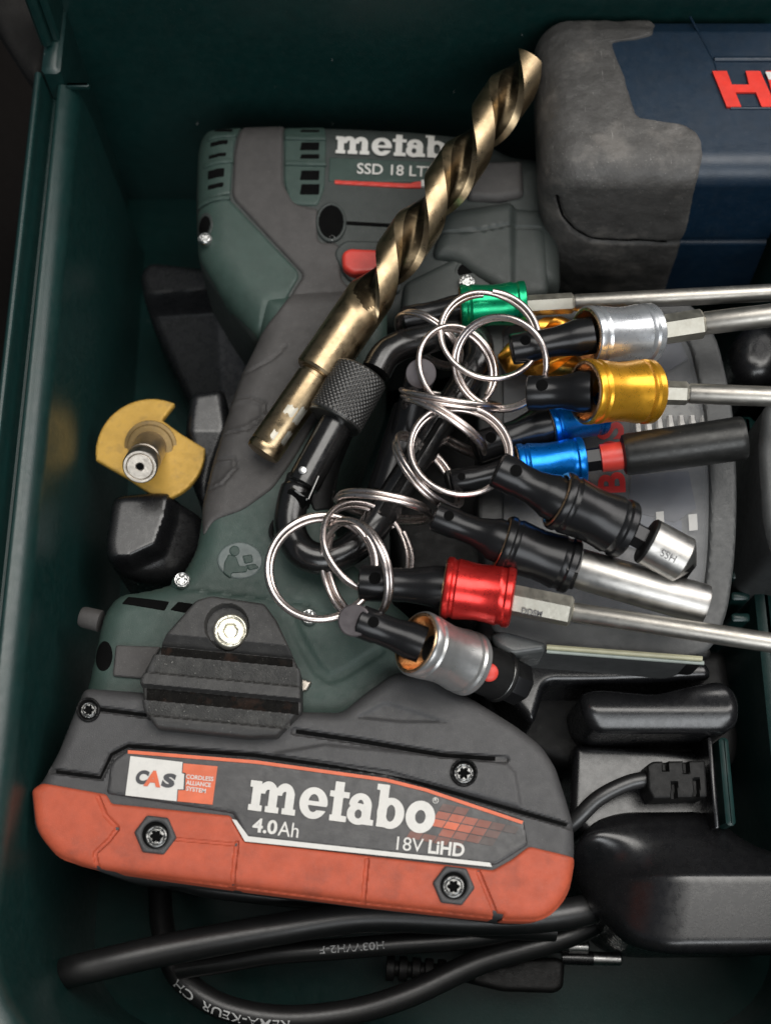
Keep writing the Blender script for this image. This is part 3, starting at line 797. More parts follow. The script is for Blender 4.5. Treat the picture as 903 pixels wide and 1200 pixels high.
# raised ridge and lettering on the top face
def bar3(p, q, r, m, par, name, n=10, z=0):
    return mk(name, *tube([P(p[0], p[1], TOP + z), P(q[0], q[1], TOP + z)], r, n), m, par)
bar3((808, 20), (835, 70), 1.6, M['navy'], nv, 'ridge', z=-.4); bar3((836, 72), (854, 127), 1.6, M['navy'], nv, 'ridge', z=-.4)
bar3((836, 70), (905, 70), 4.0, M['navy'], nv, 'ridge'); bar3((855, 127), (905, 127), 2.4, M['navy'], nv, 'ridge')
def letter(polys):
    for q in polys: fl_patch('red_letter', q, TOP + 3.4, M['hired'], nv, th_=3, rnd=0)
letter([[(834, 83), (851, 83), (857, 99), (877, 99), (873, 83), (890, 83), (909, 125), (892, 125), (885, 108), (861, 108), (868, 125), (851, 125)], [(897, 83), (908, 83), (912, 125), (907, 120)]])
fl_patch('white_accent', [(896, 84), (903, 84), (906, 93), (900, 93)], TOP + 4.4, M['white'], nv, th_=1)

# ================================================================== TWIST DRILL
d0 = P(306, 533, 8); d1 = P(624, 68, 80)
kd = 1.0; axis = (d1 - d0); LEN = axis.length
dd, du, dv = frame(axis)
tb = thing('drill_bit', 'large bronze coloured twist drill bit lying across the impact driver', 'drill bit', d0)
mk('shank', *lathe(d0, d1, [(0, 12), (0.5, 15), (2, 20), (6, 21.5), (12, 21.5), (13, 21), (14, 21.5), (112, 21.5), (113, 19.2), (117, 19.2), (118, 21.5), (121, 21.5)], 48), M['brassbit'], tb)
for a0_, a1_, t0_, t1_ in ((-.35, .25, 54, 66), (.35, .8, 50, 72), (-.2, .1, 20, 30), (.5, .85, 22, 40)):
    V = []; F = []; toc = (CAM - d0); toc = (toc - dd * toc.dot(dd)).normalized(); sd_ = dd.cross(toc)
    for i in range(9):
        a_ = a0_ + (a1_ - a0_) * i / 8
        for k_, t_ in enumerate((t0_ + random.uniform(-2, 2), t1_ + random.uniform(-2, 2))):
            V.append(tuple(d0 + dd * t_ + (toc * math.cos(a_) + sd_ * math.sin(a_)) * 21.75))
    for i in range(8): F.append([2 * i, 2 * i + 1, 2 * i + 3, 2 * i + 2])
    mk('worn_marking', V, F, M['hex'], tb)
S0 = 119.0; NS = 150; NA = 96; V = []; F = []; pitch = 220.0
for j in range(NS + 1):
    s = S0 + (LEN - S0) * j / NS; end = LEN - s
    fl = float(sstep(S0 + 78, S0 + 135, np.array(s)))
    R_ = 28.5 + 2.0 * (s - S0) / (LEN - S0)
    if s - S0 < 3: R_ *= .92 + .08 * (s - S0) / 3
    cone = min(1.0, (end + 1) / 14.0)
    for i in range(NA):
        ph = 2 * math.pi * i / NA; a = ph + 2 * math.pi * s / pitch + 0.5
        q = (ph % math.pi) / math.pi              # 0..1 twice round
        if q < .615:
            w_ = (q / .62) ** .72
            g = 1 - math.sin(w_ * math.pi) ** .9 * .60 * fl
        else: g = 1.0
        r = R_ * g
        r = min(r, R_ * cone)
        V.append(tuple(d0 + dd * s + du * (math.cos(a) * r) + dv * (math.sin(a) * r)))
for j in range(NS):
    for i in range(NA):
        i2 = (i + 1) % NA; F.append([j * NA + i, j * NA + i2, (j + 1) * NA + i2, (j + 1) * NA + i])
F.append(list(reversed(range(NA)))); F.append([NS * NA + i for i in range(NA)])
FM = []
for j in range(NS):
    for i in range(NA):
        q = ((i + .5) / NA * 2) % 1.0; s = S0 + (LEN - S0) * (j + .5) / NS
        FM.append(1 if .05 < q < .50 and s > S0 + 92 + 60 * abs(q - .26) else 0)
FM += [0, 0]
M['oxide'] = mat('black_oxide_flute', (.075, .055, .032), .36, metal=1, var=.4, vscale=170, rvar=.1, col2=(.30, .23, .14), c2amt=.6, c2scale=260)
mk('fluted_body', V, F, None, tb, sharp=34, mats=[M['brassbit'], M['oxide']], fmat=FM)

# ================================================================== CARABINER
cb = thing('carabiner', 'black screw-lock carabiner with knurled sleeve carrying the key rings', 'carabiner', P(410, 560, -10))
gA = P(349, 583, 18); gB = P(446, 416, 30)
spine = spline([P(352, 560, 12), P(343, 588, 12), P(340, 620, 13), P(356, 648, 15), P(388, 654, 16), (P(425, 632, 18)), P(452, 596, 20), P(480, 552, 22), P(520, 488, 24), P(546, 446, 24), P(560, 420, 22), P(556, 396, 20), P(530, 388, 20), P(500, 397, 24), P(472, 404, 28), P(452, 416, 30), P(440, 436, 30)], 12)
mk('hook_body', *tube(spine, 18.5, 24, rf=lambda t: .88 if t < .03 else 1.0), M['carab'], cb, sharp=50)
mk('gate', *lathe(P(353, 571, 16), P(414, 460, 24), [(0, 12), (1, 17), (3, 19.5), (10, 20), (128, 20)], 40), M['carab'], cb)
k0 = P(391, 494, 22); k1 = P(424, 436, 28); KL = (k1 - k0).length
pf = [(0, 22), (0.4, 28), (1.5, 32), (4, 33.5)] + [(5 + (KL - 10) * i / 90, 34.2) for i in range(91)] + [(KL - 4, 33.4), (KL - 1, 31), (KL, 24)]
def kn(t, a):
    if t < 5 or t > KL - 5: return 0
    u1 = abs(math.sin(a * 17 + t * .50)); u2 = abs(math.sin(a * 17 - t * .50)); return -1.9 + 2.2 * min(u1, u2) ** .8
mk('knurled_sleeve', *lathe(k0, k1, pf, 260, rfun=kn), M['knurl'], cb, sharp=80)
mk('sleeve_edge', *lathe(k0 - (k1 - k0).normalized() * 1.2, k1, [(0, 29), (.6, 32.2), (1.8, 33.4), (3.4, 32.5)], 60), M['screw'], cb)
pn = P(355, 551, 36); mk('gate_pin', *lathe(pn - Vector((0, 0, 6)), pn + Vector((-.6, -1, 4)), [(0, 5.6), (6, 5.6), (8, 4.6), (8.6, 2.5)], 20), M['chrome'], cb)
mk('gate_slot', *merge(tube([P(373, 558, 30), P(361, 585, 30)], 1.6, 8), tube([P(340, 571, 26), P(346, 575, 34), P(360, 586, 30)], 1.8, 8)), M['screw'], cb)
def polyprism(poly, h0, h1):
    W = toworld(poly, h1)[::-1]; n_ = len(W); V = [(x, y, h0) for x, y in W] + [(x, y, h1) for x, y in W]
    return V, [list(range(n_))[::-1], list(range(n_, 2 * n_))] + [[i, (i + 1) % n_, n_ + (i + 1) % n_, n_ + i] for i in range(n_)]
mk('gate_tongue', *tube([P(340, 580, 18), P(360, 590, 20)], 15, 4), M['deep'], cb)
# flat on the spine
for a_, b_ in (((446, 604), (516, 492)), ((528, 476), (553, 436))):
    mk('spine_flat', *tube([P(a_[0], a_[1], 35), P(b_[0], b_[1], 38)], 7.5, 4), M['carab'], cb)

# ================================================================== BIT HOLDERS
G = 'bit holders on the carabiner'
def holder(label, e, s0, s1, re, rs, rsl, col, he, hs, neck=None, hole=True, endbright=False, lip='copper', group=G):
    """e: free end, s0..s1: coloured sleeve (drawing points); re, rs, rsl: radii of end, stem at the sleeve and sleeve"""
    E = P(e[0], e[1], he); A = P(s0[0], s0[1], hs[0]); B = P(s1[0], s1[1], hs[1])
    t = thing('bit_holder', label, 'bit holder', E, group)
    L_ = (A - E).length + 8
    pr = [(0, re * .72), (.7, re * .9), (2.4, re), (L_ * .28, re), (L_ * .34, re * .93), (L_ * .55, re * .95), (L_ * .72, (re + rs) * .5), (L_ * .8, rs), (L_, rs)]
    mk('stem', *lathe(E, A, pr, 40), M['anod'], t)
    if hole:
        d_, u_, v_ = frame(A - E); c_ = E + d_ * (re * .95)
        # cross bore for the key ring: dark countersunk eye on the upper side
        upd = (Vector((0, 0, 1)) - d_ * d_.z).normalized()
        mk('ring_eye', *lathe(c_ + upd * (re - 2.2), c_ + upd * (re + .6), [(0, re * .30), (2.4, re * .34), (2.7, re * .22)], 18), M['deep'], t)
    W = (B - A).length; r = rsl
    ps = [(0, r * .90), (0.2, r * .93), (1.2, r * .98), (3, r), (W * .09, r), (W * .12, r * .94), (W * .15, r * .94), (W * .18, r * .985), (W * .36, r * .93), (W * .5, r * .905), (W * .64, r * .93), (W * .78, r * .985), (W * .82, r * .94), (W * .86, r * .94), (W * .89, r), (W - 3, r), (W - 1, r * .96), (W, r * .88), (W, r * .62), (W - 5, r * .6)]
    mk('sleeve', *lathe(A, B, ps, 64, cap0=False), col, t, sharp=30)
    if lip: mk('sleeve_lip', *lathe(A - (B - A).normalized() * 1.0, B, [(24, rs * .8), (20, rs * 1.02), (5, r * .80), (1.0, r * .82), (0, r * .85), (0, r * .91), (1.0, r * .935)], 56, cap0=False, cap1=False), M[lip], t)
    return t, A, B
h_green = holder('black key-ring bit holder with green sleeve, topmost of the bunch', (472, 374), (539, 360), (616, 355), 15, 16, 27, M['a_green'], 26, (36, 40))
h_silver = holder('black bit holder with bright silver sleeve between the green and gold ones', (598, 410), (686, 394), (763, 390), 18, 21.5, 35, M['a_silver'], 80, (88, 58))
h_gold = holder('black bit holder with gold orange sleeve above the two blue ones', (617, 461), (684, 459), (762, 459), 20, 23.5, 37, M['a_gold'], 96, (110, 78))
h_blue1 = holder('black bit holder with blue sleeve partly tucked under the gold one', (556, 526), (640, 498), (704, 480), 19, 24, 29, M['a_blue'], 48, (46, 40))
h_blue2 = holder('black bit holder with blue sleeve whose bit has a red band and black socket', (528, 566), (606, 549), (684, 540), 13, 17, 28, M['a_blue'], 52, (56, 58))
h_blk1 = holder('black bit holder with black sleeve holding the short steel countersink', (581, 549), (652, 585), (734, 622), 20, 25, 33, M['anod'], 134, (124, 98))
h_blk2 = holder('black bit holder with black sleeve and copper lip holding the smooth steel socket', (508, 604), (588, 635), (672, 665), 17, 24, 31, M['anod'], 84, (80, 68))
h_red = holder('black bit holder with bright red sleeve near the bottom of the bunch', (421, 683), (520, 688), (601, 700), 20, 23, 34, M['a_red'], 58, (66, 68))
h_grey = holder('black bit holder with grey metal sleeve and red dot, lowest of the bunch', (419, 727), (487, 753), (552, 779), 18, 20, 36, M['a_grey'], 80, (76, 24), lip='copper')
# steep one: its round end faces the viewer, the stem runs down under the rings
E = P(493, 438, 62); A = P(452, 580, -8)
hd = thing('bit_holder', 'black bit holder under the rings with its round end cap facing up', 'bit holder', A, G)
dn = (P(478, 500, 14) - E)
mk('stem', *lathe(E, P(470, 520, 6), [(0, 14), (1, 16.5), (3, 17.5), (30, 17), (70, 17), (100, 20)], 40), M['anod'], hd)
mk('sleeve', *lathe(P(484, 478, 10), A, [(0, 16), (1, 22), (4, 24), (110, 24), (114, 20)], 40), M['anod'], hd)
mk('end_cap', *lathe(P(493, 438, 80), P(493, 438, 80) + (CAM - E) * .1, [(-14, 15), (-3, 16), (0, 17.6), (2.0, 17.6), (3, 16.6), (3, 2), (1.6, .5)], 36), M['capgrey'], hd)
mk('end_cap', *lathe(P(415, 727, 90), P(415, 727, 90) + (CAM - P(415, 727, 90)) * .1 + Vector((-14, 0, 0)), [(-3, 17), (0, 17.5), (2, 17.5), (3.2, 16), (3.2, 0.1)], 36), M['capgrey'], h_grey[0])
# tilted black end with its own bit under the big ring
hx = thing('bit_holder', 'short black stem end showing inside the largest ring beside the spine', 'bit holder', P(530, 575, 20), G)
mk('stem', *lathe(P(523, 566, 26), P(600, 548, 26), [(0, 11), (1, 13.5), (2, 14), (18, 14), (20, 12.5), (70, 14)], 32), M['knurl'], hx)

# red dot, collar and tail of the lowest holder
t, A, B = h_grey
db = (B - A).normalized()
c_ = B + db * 8 + (CAM - B).normalized() * 21
mk('collar', *lathe(B - db * 4, B + db * 60, [(0, 24), (2, 27), (44, 28), (46, 30), (49, 30), (50, 27)], 44), M['blackmatt'], t)
mk('collar_edge', *lathe(B + db * 40, B + db * 60, [(0, 28.3), (1, 28.8), (2, 28.3)], 44), M['screw'], t)
mk('tail', *lathe(B + db * 46, B + db * 90 , [(0, 22), (6, 25), (26, 26), (34, 18)], 8), M['anod'], t)
rd = P(573, 787, 44); mk('red_dot', *lathe(rd - Vector((0, 0, 5)), rd + (CAM - rd) * .01, [(0, 10), (5, 10), (7, 8), (8, 4)], 24), M['red'], t)

# ---- bits carried by the holders, each a thing of its own
def bit(name, label, cat, pts, m, n=6, rot=0.26):
    pass
def hexbit(label, a, b, c, rh, rsf, ha, hb, hc, m1=None, m2=None, text=None):
    A = P(a[0], a[1], ha); B = P(b[0], b[1], hb); Cc = P(c[0], c[1], hc)
    t = thing('screwdriver_bit', label, 'screwdriver bit', A, 'long steel bits held in the bit holders')
    W = (B - A).length
    mk('hex_shank', *lathe(A, B, [(-8, rh), (W - 3, rh), (W, rh * .8)], 6, rot=math.radians(30)), m1 or M['hex'], t, sharp=20)
    mk('round_shaft', *lathe(B - (Cc - B).normalized() * 2, Cc, [(0, rsf * .7), (1, rsf * .86), (4, rsf), ((Cc - B).length, rsf)], 28), m2 or M['shaft'], t)
    return t
hexbit('long pale steel bit in the green holder running along the blue tool', (622, 358), (672, 355), (940, 341), 12.5, 10.5, 42, 44, 60)
hexbit('long grey steel bit in the bright silver holder', (772, 387), (824, 379), (940, 365), 17.5, 13.5, 74, 78, 96)
hexbit('long grey steel bit in the gold holder', (769, 460), (806, 461), (940, 466), 13.5, 11.5, 96, 98, 108)
hb = hexbit('long thin steel bit in the red holder reaching past the right edge', (606, 704), (670, 717), (940, 759), 17, 10.5, 70, 74, 96)
A = P(606, 704, 70); B = P(670, 717, 74)
# stamp on the lower flank of the hex
q0, q1 = (611, 713.5), (634, 718.5)
Vt, Ft = text2d('DOSM', .02)
mk('stamp', *lay_text((Vt, Ft), (610, 719), (634, 723.5), 7, 83), dk, hb, smooth=False)
# socket with red band (lower blue holder)
ns = thing('nut_driver', 'black cylindrical nut driver with red band in the lower blue holder', 'nut driver', P(720, 541, 60))
A = P(684, 540, 60); B = P(872, 513, 84); D = (B - A).normalized(); W = (B - A).length
mk('hex_neck', *lathe(A - D * 6, B, [(0, 14), (26, 14)], 6), M['anod'], ns, sharp=20)
mk('red_band', *lathe(A + D * 18, B, [(0, 14), (1, 16), (26, 16), (27, 15)], 32), M['red'], ns)
mk('black_socket', *lathe(A + D * 43, B, [(0, 18), (2, 22.5), (6, 24), (W - 43 - 8, 25), (W - 43 - 2, 24.5), (W - 43, 23), (W - 43, 16), (W - 60, 15)], 44), mat('socket_black', (.032, .032, .031), .36, metal=.6, dust=.12, scratch=.12), ns)
# countersink
ck = thing('countersink_bit', 'short steel countersink with dark tip in the upper black holder', 'countersink bit', P(780, 640, 90))
A = P(734, 621, 108); B = P(812, 663, 96); D = (B - A).normalized(); W = (B - A).length
mk('hex_neck', *lathe(A - D * 4, B, [(0, 14), (34, 14)], 6), M['anod'], ck, sharp=20)
mk('cutter_collar', *lathe(A + D * 21, B, [(0, 16), (1, 24), (3, 26), (6, 26)], 40), M['blackmatt'], ck)
mk('cutter', *lathe(A + D * 26, B, [(0, 25), (1, 26), (42, 26), (43, 25.4), (W - 26 - 5, 15), (W - 26 + 2, 3)], 44), M['steel'], ck, sharp=25)
tip = P(803, 662, 108)
mk('cutting_edge', *polyprism([(797, 655), (803, 652), (814, 665), (796, 673)], 60, 110), M['deep'], ck)
tv = text2d('HSS', .01)
mk('stamp', *lay_text(tv, (793, 652), (776, 643), 9, 128.5), dk, ck, smooth=False)
# smooth steel socket (lower black holder)
sk = thing('nut_driver', 'smooth polished steel nut driver in the lower black holder', 'nut driver', P(740, 690, 60))
A = P(670, 664, 74); B = P(826, 709, 68); D = (B - A).normalized(); W = (B - A).length
mk('nut_collar', *lathe(A - D * 8, B, [(0, 24), (1, 25.5), (14, 25.5), (15, 22)], 6), M['anod'], sk, sharp=20)
mk('steel_socket', *lathe(A + D * 3, B, [(0, 18), (2, 21.5), (4, 22.5), (W - 6, 22.5), (W - 3, 21.5), (W - 3, 15), (W - 12, 14)], 44), M['steel'], sk)
# gold bits glimpsed below
def twist(label, a, b, r, ha, hb):
    A = P(a[0], a[1], ha); B = P(b[0], b[1], hb); D, u, v = frame(B - A); Ln = (B - A).length; V = []; F = []; NS_ = 60; NA_ = 32
    for j in range(NS_ + 1):
        s = Ln * j / NS_
        for i in range(NA_):
            ph = 2 * math.pi * i / NA_; a_ = ph + 2 * math.pi * s / (r * 6.5) + .6; q = (ph % math.pi) / math.pi
            g = 1 - (math.sin((q / .61) ** .8 * math.pi) * .6 if q < .61 else 0)
            rr = r * g * min(1, (j + .6) / 6)
            V.append(tuple(A + D * s + u * math.cos(a_) * rr + v * math.sin(a_) * rr))
    for j in range(NS_):
        for i in range(NA_): F.append([j * NA_ + i, j * NA_ + (i + 1) % NA_, (j + 1) * NA_ + (i + 1) % NA_, (j + 1) * NA_ + i])
    F.append(list(reversed(range(NA_)))); F.append([NS_ * NA_ + i for i in range(NA_)])
    mk('gold_twist_bit', V, F, M['goldbit'], label=label, cat='drill bit', group='gold coloured bits under the holders', sharp=35)
twist('gold coloured twist bit under the stems of the silver and gold holders', (583, 418), (712, 430), 21, 22, 22)
twist('gold coloured twist bit under the stem of the silver holder, nearest the green one', (614, 385), (712, 381), 13, 26, 26)

# ================================================================== KEY RINGS
KG = 'split key rings on the carabiner'
def keyring(label, cx, cy, a, b, deg, h, sg=1, wr=3.2, gap=0.0, start=0.0):
    Cc = P(cx, cy, h); s = SC(cx, cy, h); A = a * s
    f = math.radians(deg); e1 = RGT * math.cos(f) - UPV * math.sin(f); e2 = RGT * math.sin(f) + UPV * math.cos(f)
    qq = min(1, b / a); v = e2 * qq + FWD * (sg * math.sqrt(1 - qq * qq)); nn = e1.cross(v).normalized()
    path = []; N_ = 150
    for i in range(N_ + 1):
        t = i / N_; an = start + t * 4 * math.pi * .985
        rr = A * (1 + .012 * math.sin(2 * an))
        st = 1 / (1 + math.exp(-(t - .5) * 60))
        off = (st - .5) * 2 * wr * .93
        path.append(Cc + (e1 * math.cos(an) + v * math.sin(an)) * (rr + (st - .5) * wr * .8) + nn * off)
    mk('key_ring', *tube(path, wr, 10), M['ring'], label=label, cat='key ring', group=KG, sharp=70)
keyring('large key ring arching over the green sleeve', 573, 393, 57, 53, 20, 82, 1, start=2)
keyring('key ring below the green sleeve and over the silver holder stem', 586, 426, 54, 50, 60, 92, -1, start=1)
keyring('key ring standing behind the round end cap under the green sleeve', 535, 432, 50, 44, 70, 74, 1, start=.6)
keyring('narrow tilted key ring through the end of the green holder', 503, 398, 44, 15, 38, 40, -1, wr=2.9, start=4)
keyring('nearly edge-on key ring just under the round end cap', 527, 469, 57, 8, 9, 62, 1, start=1)
keyring('slanting edge-on key ring through the end of the upper blue holder', 521, 500, 55, 8, 34, 58, -1, start=3)
keyring('large round key ring in the middle of the bunch, over the spine', 539, 528, 58, 52, 15, 104, 1, start=5)
keyring('slanted oval key ring left of the large middle one', 501, 552, 53, 20, 50, 60, 1, start=2.2)
keyring('flat key ring through the end of the lower black holder', 449, 594, 55, 12, 11, 54, -1, start=3.3)
keyring('oval key ring leaning on the lower end of the carabiner, right side', 430, 642, 58, 42, 48, 46, 1, start=1.5)
keyring('largest and leftmost key ring, round and facing the viewer', 377, 665, 62, 59, 0, 56, 1, wr=3.7, start=.8)
keyring('upright oval key ring through the lowest holder and the carabiner bend', 417, 669, 60, 37, 78, 62, -1, wr=3.6, start=3.8)

# ================================================================== BIT BOX (clear lid)
bx = thing('bit_box', 'flat bit box with clear lid, grey rim and red vertical lettering under the holders', 'bit box', P(720, 600, -150))
rim_out = [(560, 352, 20), (800, 345, 30), (838, 385, 30), (858, 470, 30), (864, 560, 40), (862, 650, 40), (852, 720, 30), (834, 762, 22), (800, 774, 10), (600, 758, 14), (575, 735, 10), (560, 600, 10)]
rim_in = [(590, 380, 14), (785, 372, 24), (808, 400, 24), (826, 480, 30), (832, 560, 40), (830, 650, 30), (822, 710, 20), (800, 738, 14), (610, 720, 10), (590, 700, 10)]
BT = 8
sr = Surf(rim_out, BT, 5, 4, rnd=10)
mk('rim', *relief(sr, 2.6, zbot=-90, holes=[toworld(rounded(rim_in, 10), BT)]), M['boschrim'], bx)
fl_patch('inlay', rounded(rim_in, 10)[::-1], -14, M['ltlabel'], bx)
def inl(poly, m, h=-12, name='insert'): return fl_patch(name, poly, h, m, bx)
inl([(690, 385), (790, 385), (806, 420), (760, 448), (700, 440)], M['navylabel'], -8)
inl([(740, 556), (806, 552), (815, 596), (790, 612), (735, 598)], M['navylabel'], -8)
inl([(735, 598), (798, 610), (800, 660), (735, 640)], mat('inlay_blue', (.045, .055, .09), .4), -9)
inl([(768, 600), (777, 599), (778, 617), (769, 618)], M['white'], -5); inl([(806, 603), (816, 602), (817, 621), (807, 622)], M['white'], -5)
inl([(720, 612), (728, 611), (729, 622), (721, 623)], M['white'], -5)
for k in range(7):
    a0 = P(745 + k * 13, 488, -4); mk('stored_bit', *lathe(a0, P(749 + k * 13, 522, -4), [(0, 4.2), (6, 4.6), (12, 5.2), (30, 5.2), (34, 4)], 6), M['steel'], bx, sharp=20)
inl([(738, 478), (835, 470), (838, 498), (740, 510)], mat('foil_grey', (.20, .20, .19), .45, metal=.3, col2=(.07, .07, .07), c2amt=.8, c2scale=420), -11)
lt = text2d('BOSCH', .035, 1.05)
mk('lettering', *lay_text(lt, (733, 577), (728, 430), 33, 3.2), M['redbosch'], bx, smooth=False)
mk('lid_strip', *tube([P(640, 758, 12), P(822, 772, 12)], 3.0, 8), mat('pale_edge', (.52, .50, .33), .35), bx)
mk('lid_strip', *tube([P(640, 763, 8), P(824, 777, 8)], 2.4, 8), mat('grey_edge', (.36, .40, .36), .35), bx)
mk('clasp', *relief(Surf([(574, 742), (590, 738), (640, 752), (640, 762), (600, 768), (580, 757)], 10, 6, rnd=6), 2, zbot=-60), mat('smoked_plastic', (.09, .095, .095), .3), bx)
ci = fl_patch('clear_lid', rounded(rim_in, 10)[::-1], 3, M['clear'], bx, th_=2.5)
mk('box_base', *relief(Surf([(500, 470), (600, 440), (600, 760), (560, 745), (470, 690), (455, 610), (470, 540)], -50, 10, rnd=14), 3, zbot=-300), M['blackmatt'], bx)
mk('bracket', *relief(Surf([(560, 720), (640, 728), (800, 752), (835, 760), (830, 772), (600, 756), (560, 750)], 4, 6, rnd=6), 2.4, zbot=-80), M['blackmatt'], bx)

# ================================================================== YELLOW DISC CUTTER
yd = thing('slotting_cutter', 'notched yellow disc on a short steel shaft leaning beside the driver handle', 'cutter', P(178, 540, -160))
arc = [(178 + 66 * math.cos(a), 531 - 64 * math.sin(a)) for a in [math.radians(d) for d in range(66, 188, 6)]]
arc2 = [(178 + 62 * math.cos(a), 527 - 60 * math.sin(a)) for a in [math.radians(d) for d in range(-58, 4, 6)]]
dp = [(204, 474), (190, 492), (212, 508)] + arc2[::-1] + [(200, 583), (182, 582), (150, 560), (111, 538)] + arc[::-1]
sy_ = Surf(dp, -96, 2.0, rnd=0)
mk('disc', *relief(sy_, 1.8, zbot=-104), M['yellow'], yd, sharp=30)
b0 = P(177, 522, -98); b1 = P(164, 547, -20)
mk('hub', *lathe(b0, b1, [(0, 33), (3, 33), (4, 29), (8, 28), (9, 24)], 44), mat('hub_ochre', (.30, .20, .08), .5, metal=.5, dust=.1, col2=(.14, .11, .07), c2amt=.5), yd)
Wb = (b1 - b0).length
mk('steel_shaft', *lathe(b0, b1, [(4, 21), (Wb - 30, 21), (Wb - 28, 19), (Wb - 25, 19), (Wb - 24, 21), (Wb - 2, 21), (Wb, 19.6), (Wb, 17), (Wb - 1, 16), (Wb, 15), (Wb, 5.5), (Wb - 1, 4.6)], 44), M['greysteel'], yd)
mk('centre_hole', *lathe(b1 - (b1 - b0).normalized() * 1.2, b1 + (b1 - b0), [(0, 4.6), (.6, 4.4)], 18), M['deep'], yd)

# ================================================================== BLACK PLASTIC PARTS
def block(label, poly, h, R, zbot, m, cat='plastic part', name='plastic_part', extra=None, rnd=12, cell=2.5, drop=None):
    return mk(name, *relief(Surf(poly, h, R, drop, rnd=rnd, extra=extra), cell, zbot=zbot), m, label=label, cat=cat)
block('black plastic block with worn pale edge below the yellow disc', [(130, 578), (196, 573), (234, 592), (238, 630), (205, 668), (160, 672), (128, 662), (121, 640)], -88, 14, -338, M['black'], rnd=14,
      extra=lambda x, y: -20 * sstep(0, 12, -sdpoly(x, y, [(126, 570), (196, 572), (192, 602), (180, 636), (150, 650), (120, 650)])) - .55 * np.maximum(0, -sdpoly(x, y, [(126, 570), (196, 572), (192, 602), (180, 636), (150, 650), (120, 650)])))
block('black plastic handle with glossy upper edge left of the driver', [(158, 305), (172, 294), (262, 316), (284, 336), (296, 376), (280, 440), (250, 490), (225, 480), (205, 430), (165, 345)], -132, 12, -338, M['black'],
      cat='handle', name='plastic_hook', rnd=12, extra=lambda x, y: -42 * sstep(0, 12, y - (333 + (x - 165) * .05)) - .55 * np.maximum(0, y - 345) - .3 * np.maximum(0, 250 - x))
mk('dark_lever', *relief(Surf([(222, 458), (262, 452), (270, 500), (250, 545), (238, 600), (222, 560), (216, 500)], -110, 12, rnd=10, extra=lambda x, y: -.3 * np.maximum(0, y - 505)), 2.5, zbot=-338), M['black'], label='dark lever standing between the yellow disc and the driver handle', cat='lever')
bar = thing('charger_housing', 'glossy black moulded housing with rounded bar at the right side', 'charger', P(760, 860, -330))
mk('rounded_bar', *relief(Surf([(678, 812), (700, 806), (770, 812), (820, 800), (848, 796), (866, 812), (866, 848), (850, 858), (700, 858), (684, 842)], -66, 15, 12, rnd=12, extra=lambda x, y: 5 * sstep(20, 0, np.abs(y - 832)) ), 2.2, zbot=-200), M['black'], bar)
mk('upper_shelf', *relief(Surf([(560, 745), (700, 762), (830, 775), (835, 795), (700, 800), (640, 800), (625, 850), (590, 815)], -84, 10, rnd=10), 2.6, zbot=-300), M['black'], bar)
mk('lower_shelf', *relief(Surf([(672, 872), (770, 876), (838, 884), (840, 980), (700, 990), (668, 960)], -150, 10, rnd=8), 2.6, zbot=-330), M['black'], bar)
mk('dark_base', *relief(Surf([(560, 780), (850, 760), (868, 870), (860, 900), (670, 900), (560, 860)], -190, 16, rnd=14), 4, zbot=-338), M['blackmatt'], bar)
block('large black wedge-shaped power adapter in the lower right corner', [(676, 990), (700, 958), (735, 946), (838, 945), (880, 985), (940, 1012), (940, 1118), (780, 1119), (738, 1108), (706, 1070), (690, 1040)], -100, 16, -330, M['black'],
      cat='power adapter', name='power_adapter', rnd=16, extra=lambda x, y: 24 - .7 * np.clip(1028 - y, 0, 90) - .09 * np.maximum(0, y - 1034) - .006 * np.maximum(0, 800 + (1110 - y) * .12 - x) ** 2 * sstep(970, 1030, y))
block('grey rounded plastic edge at the right rim beside the bit box', [(896, 470), (960, 470), (960, 660), (906, 650), (896, 610), (890, 520)], 40, 10, -300, M['boschrim'])
block('round glossy black knob above the bit box at the right', ellpoly(893, 408, 34, 36), -30, 26, -300, M['black'], rnd=0, cat='knob', name='knob')
# strain relief with moulded slots and its cable
sr_ = thing('cable_end', 'black slotted strain relief plug with its cable beside the glossy bar', 'cable plug', P(795, 912, -130))
def slots(x, y):
    z = 0 * x
    for q in ([(776, 890), (783, 890), (783, 904), (776, 904)], [(800, 888), (807, 888), (807, 906), (800, 906)], [(786, 916), (793, 916), (793, 936), (786, 936)], [(812, 912), (819, 912), (819, 934), (812, 934)]):
        z = z - 9 * sstep(-.5, 1.5, sdpoly(x, y, q))
    return z - 3 * (1 - sstep(3, 5, np.abs(distline(x, y, [(760, 912), (830, 914)]) - 0) * 0 + 9))
mk('plug_body', *relief(Surf([(758, 896), (765, 892), (826, 891), (829, 934), (765, 936), (759, 925)], -94, 3, rnd=3, extra=slots), 1.5, zbot=-140), M['blackmatt'], sr_)
mk('cable', *tube(spline([P(764, 912, -112), P(735, 918, -114), P(700, 936, -118), P(670, 965, -130), P(640, 985, -160)], 10), 9.5, 18), M['cable'], sr_)

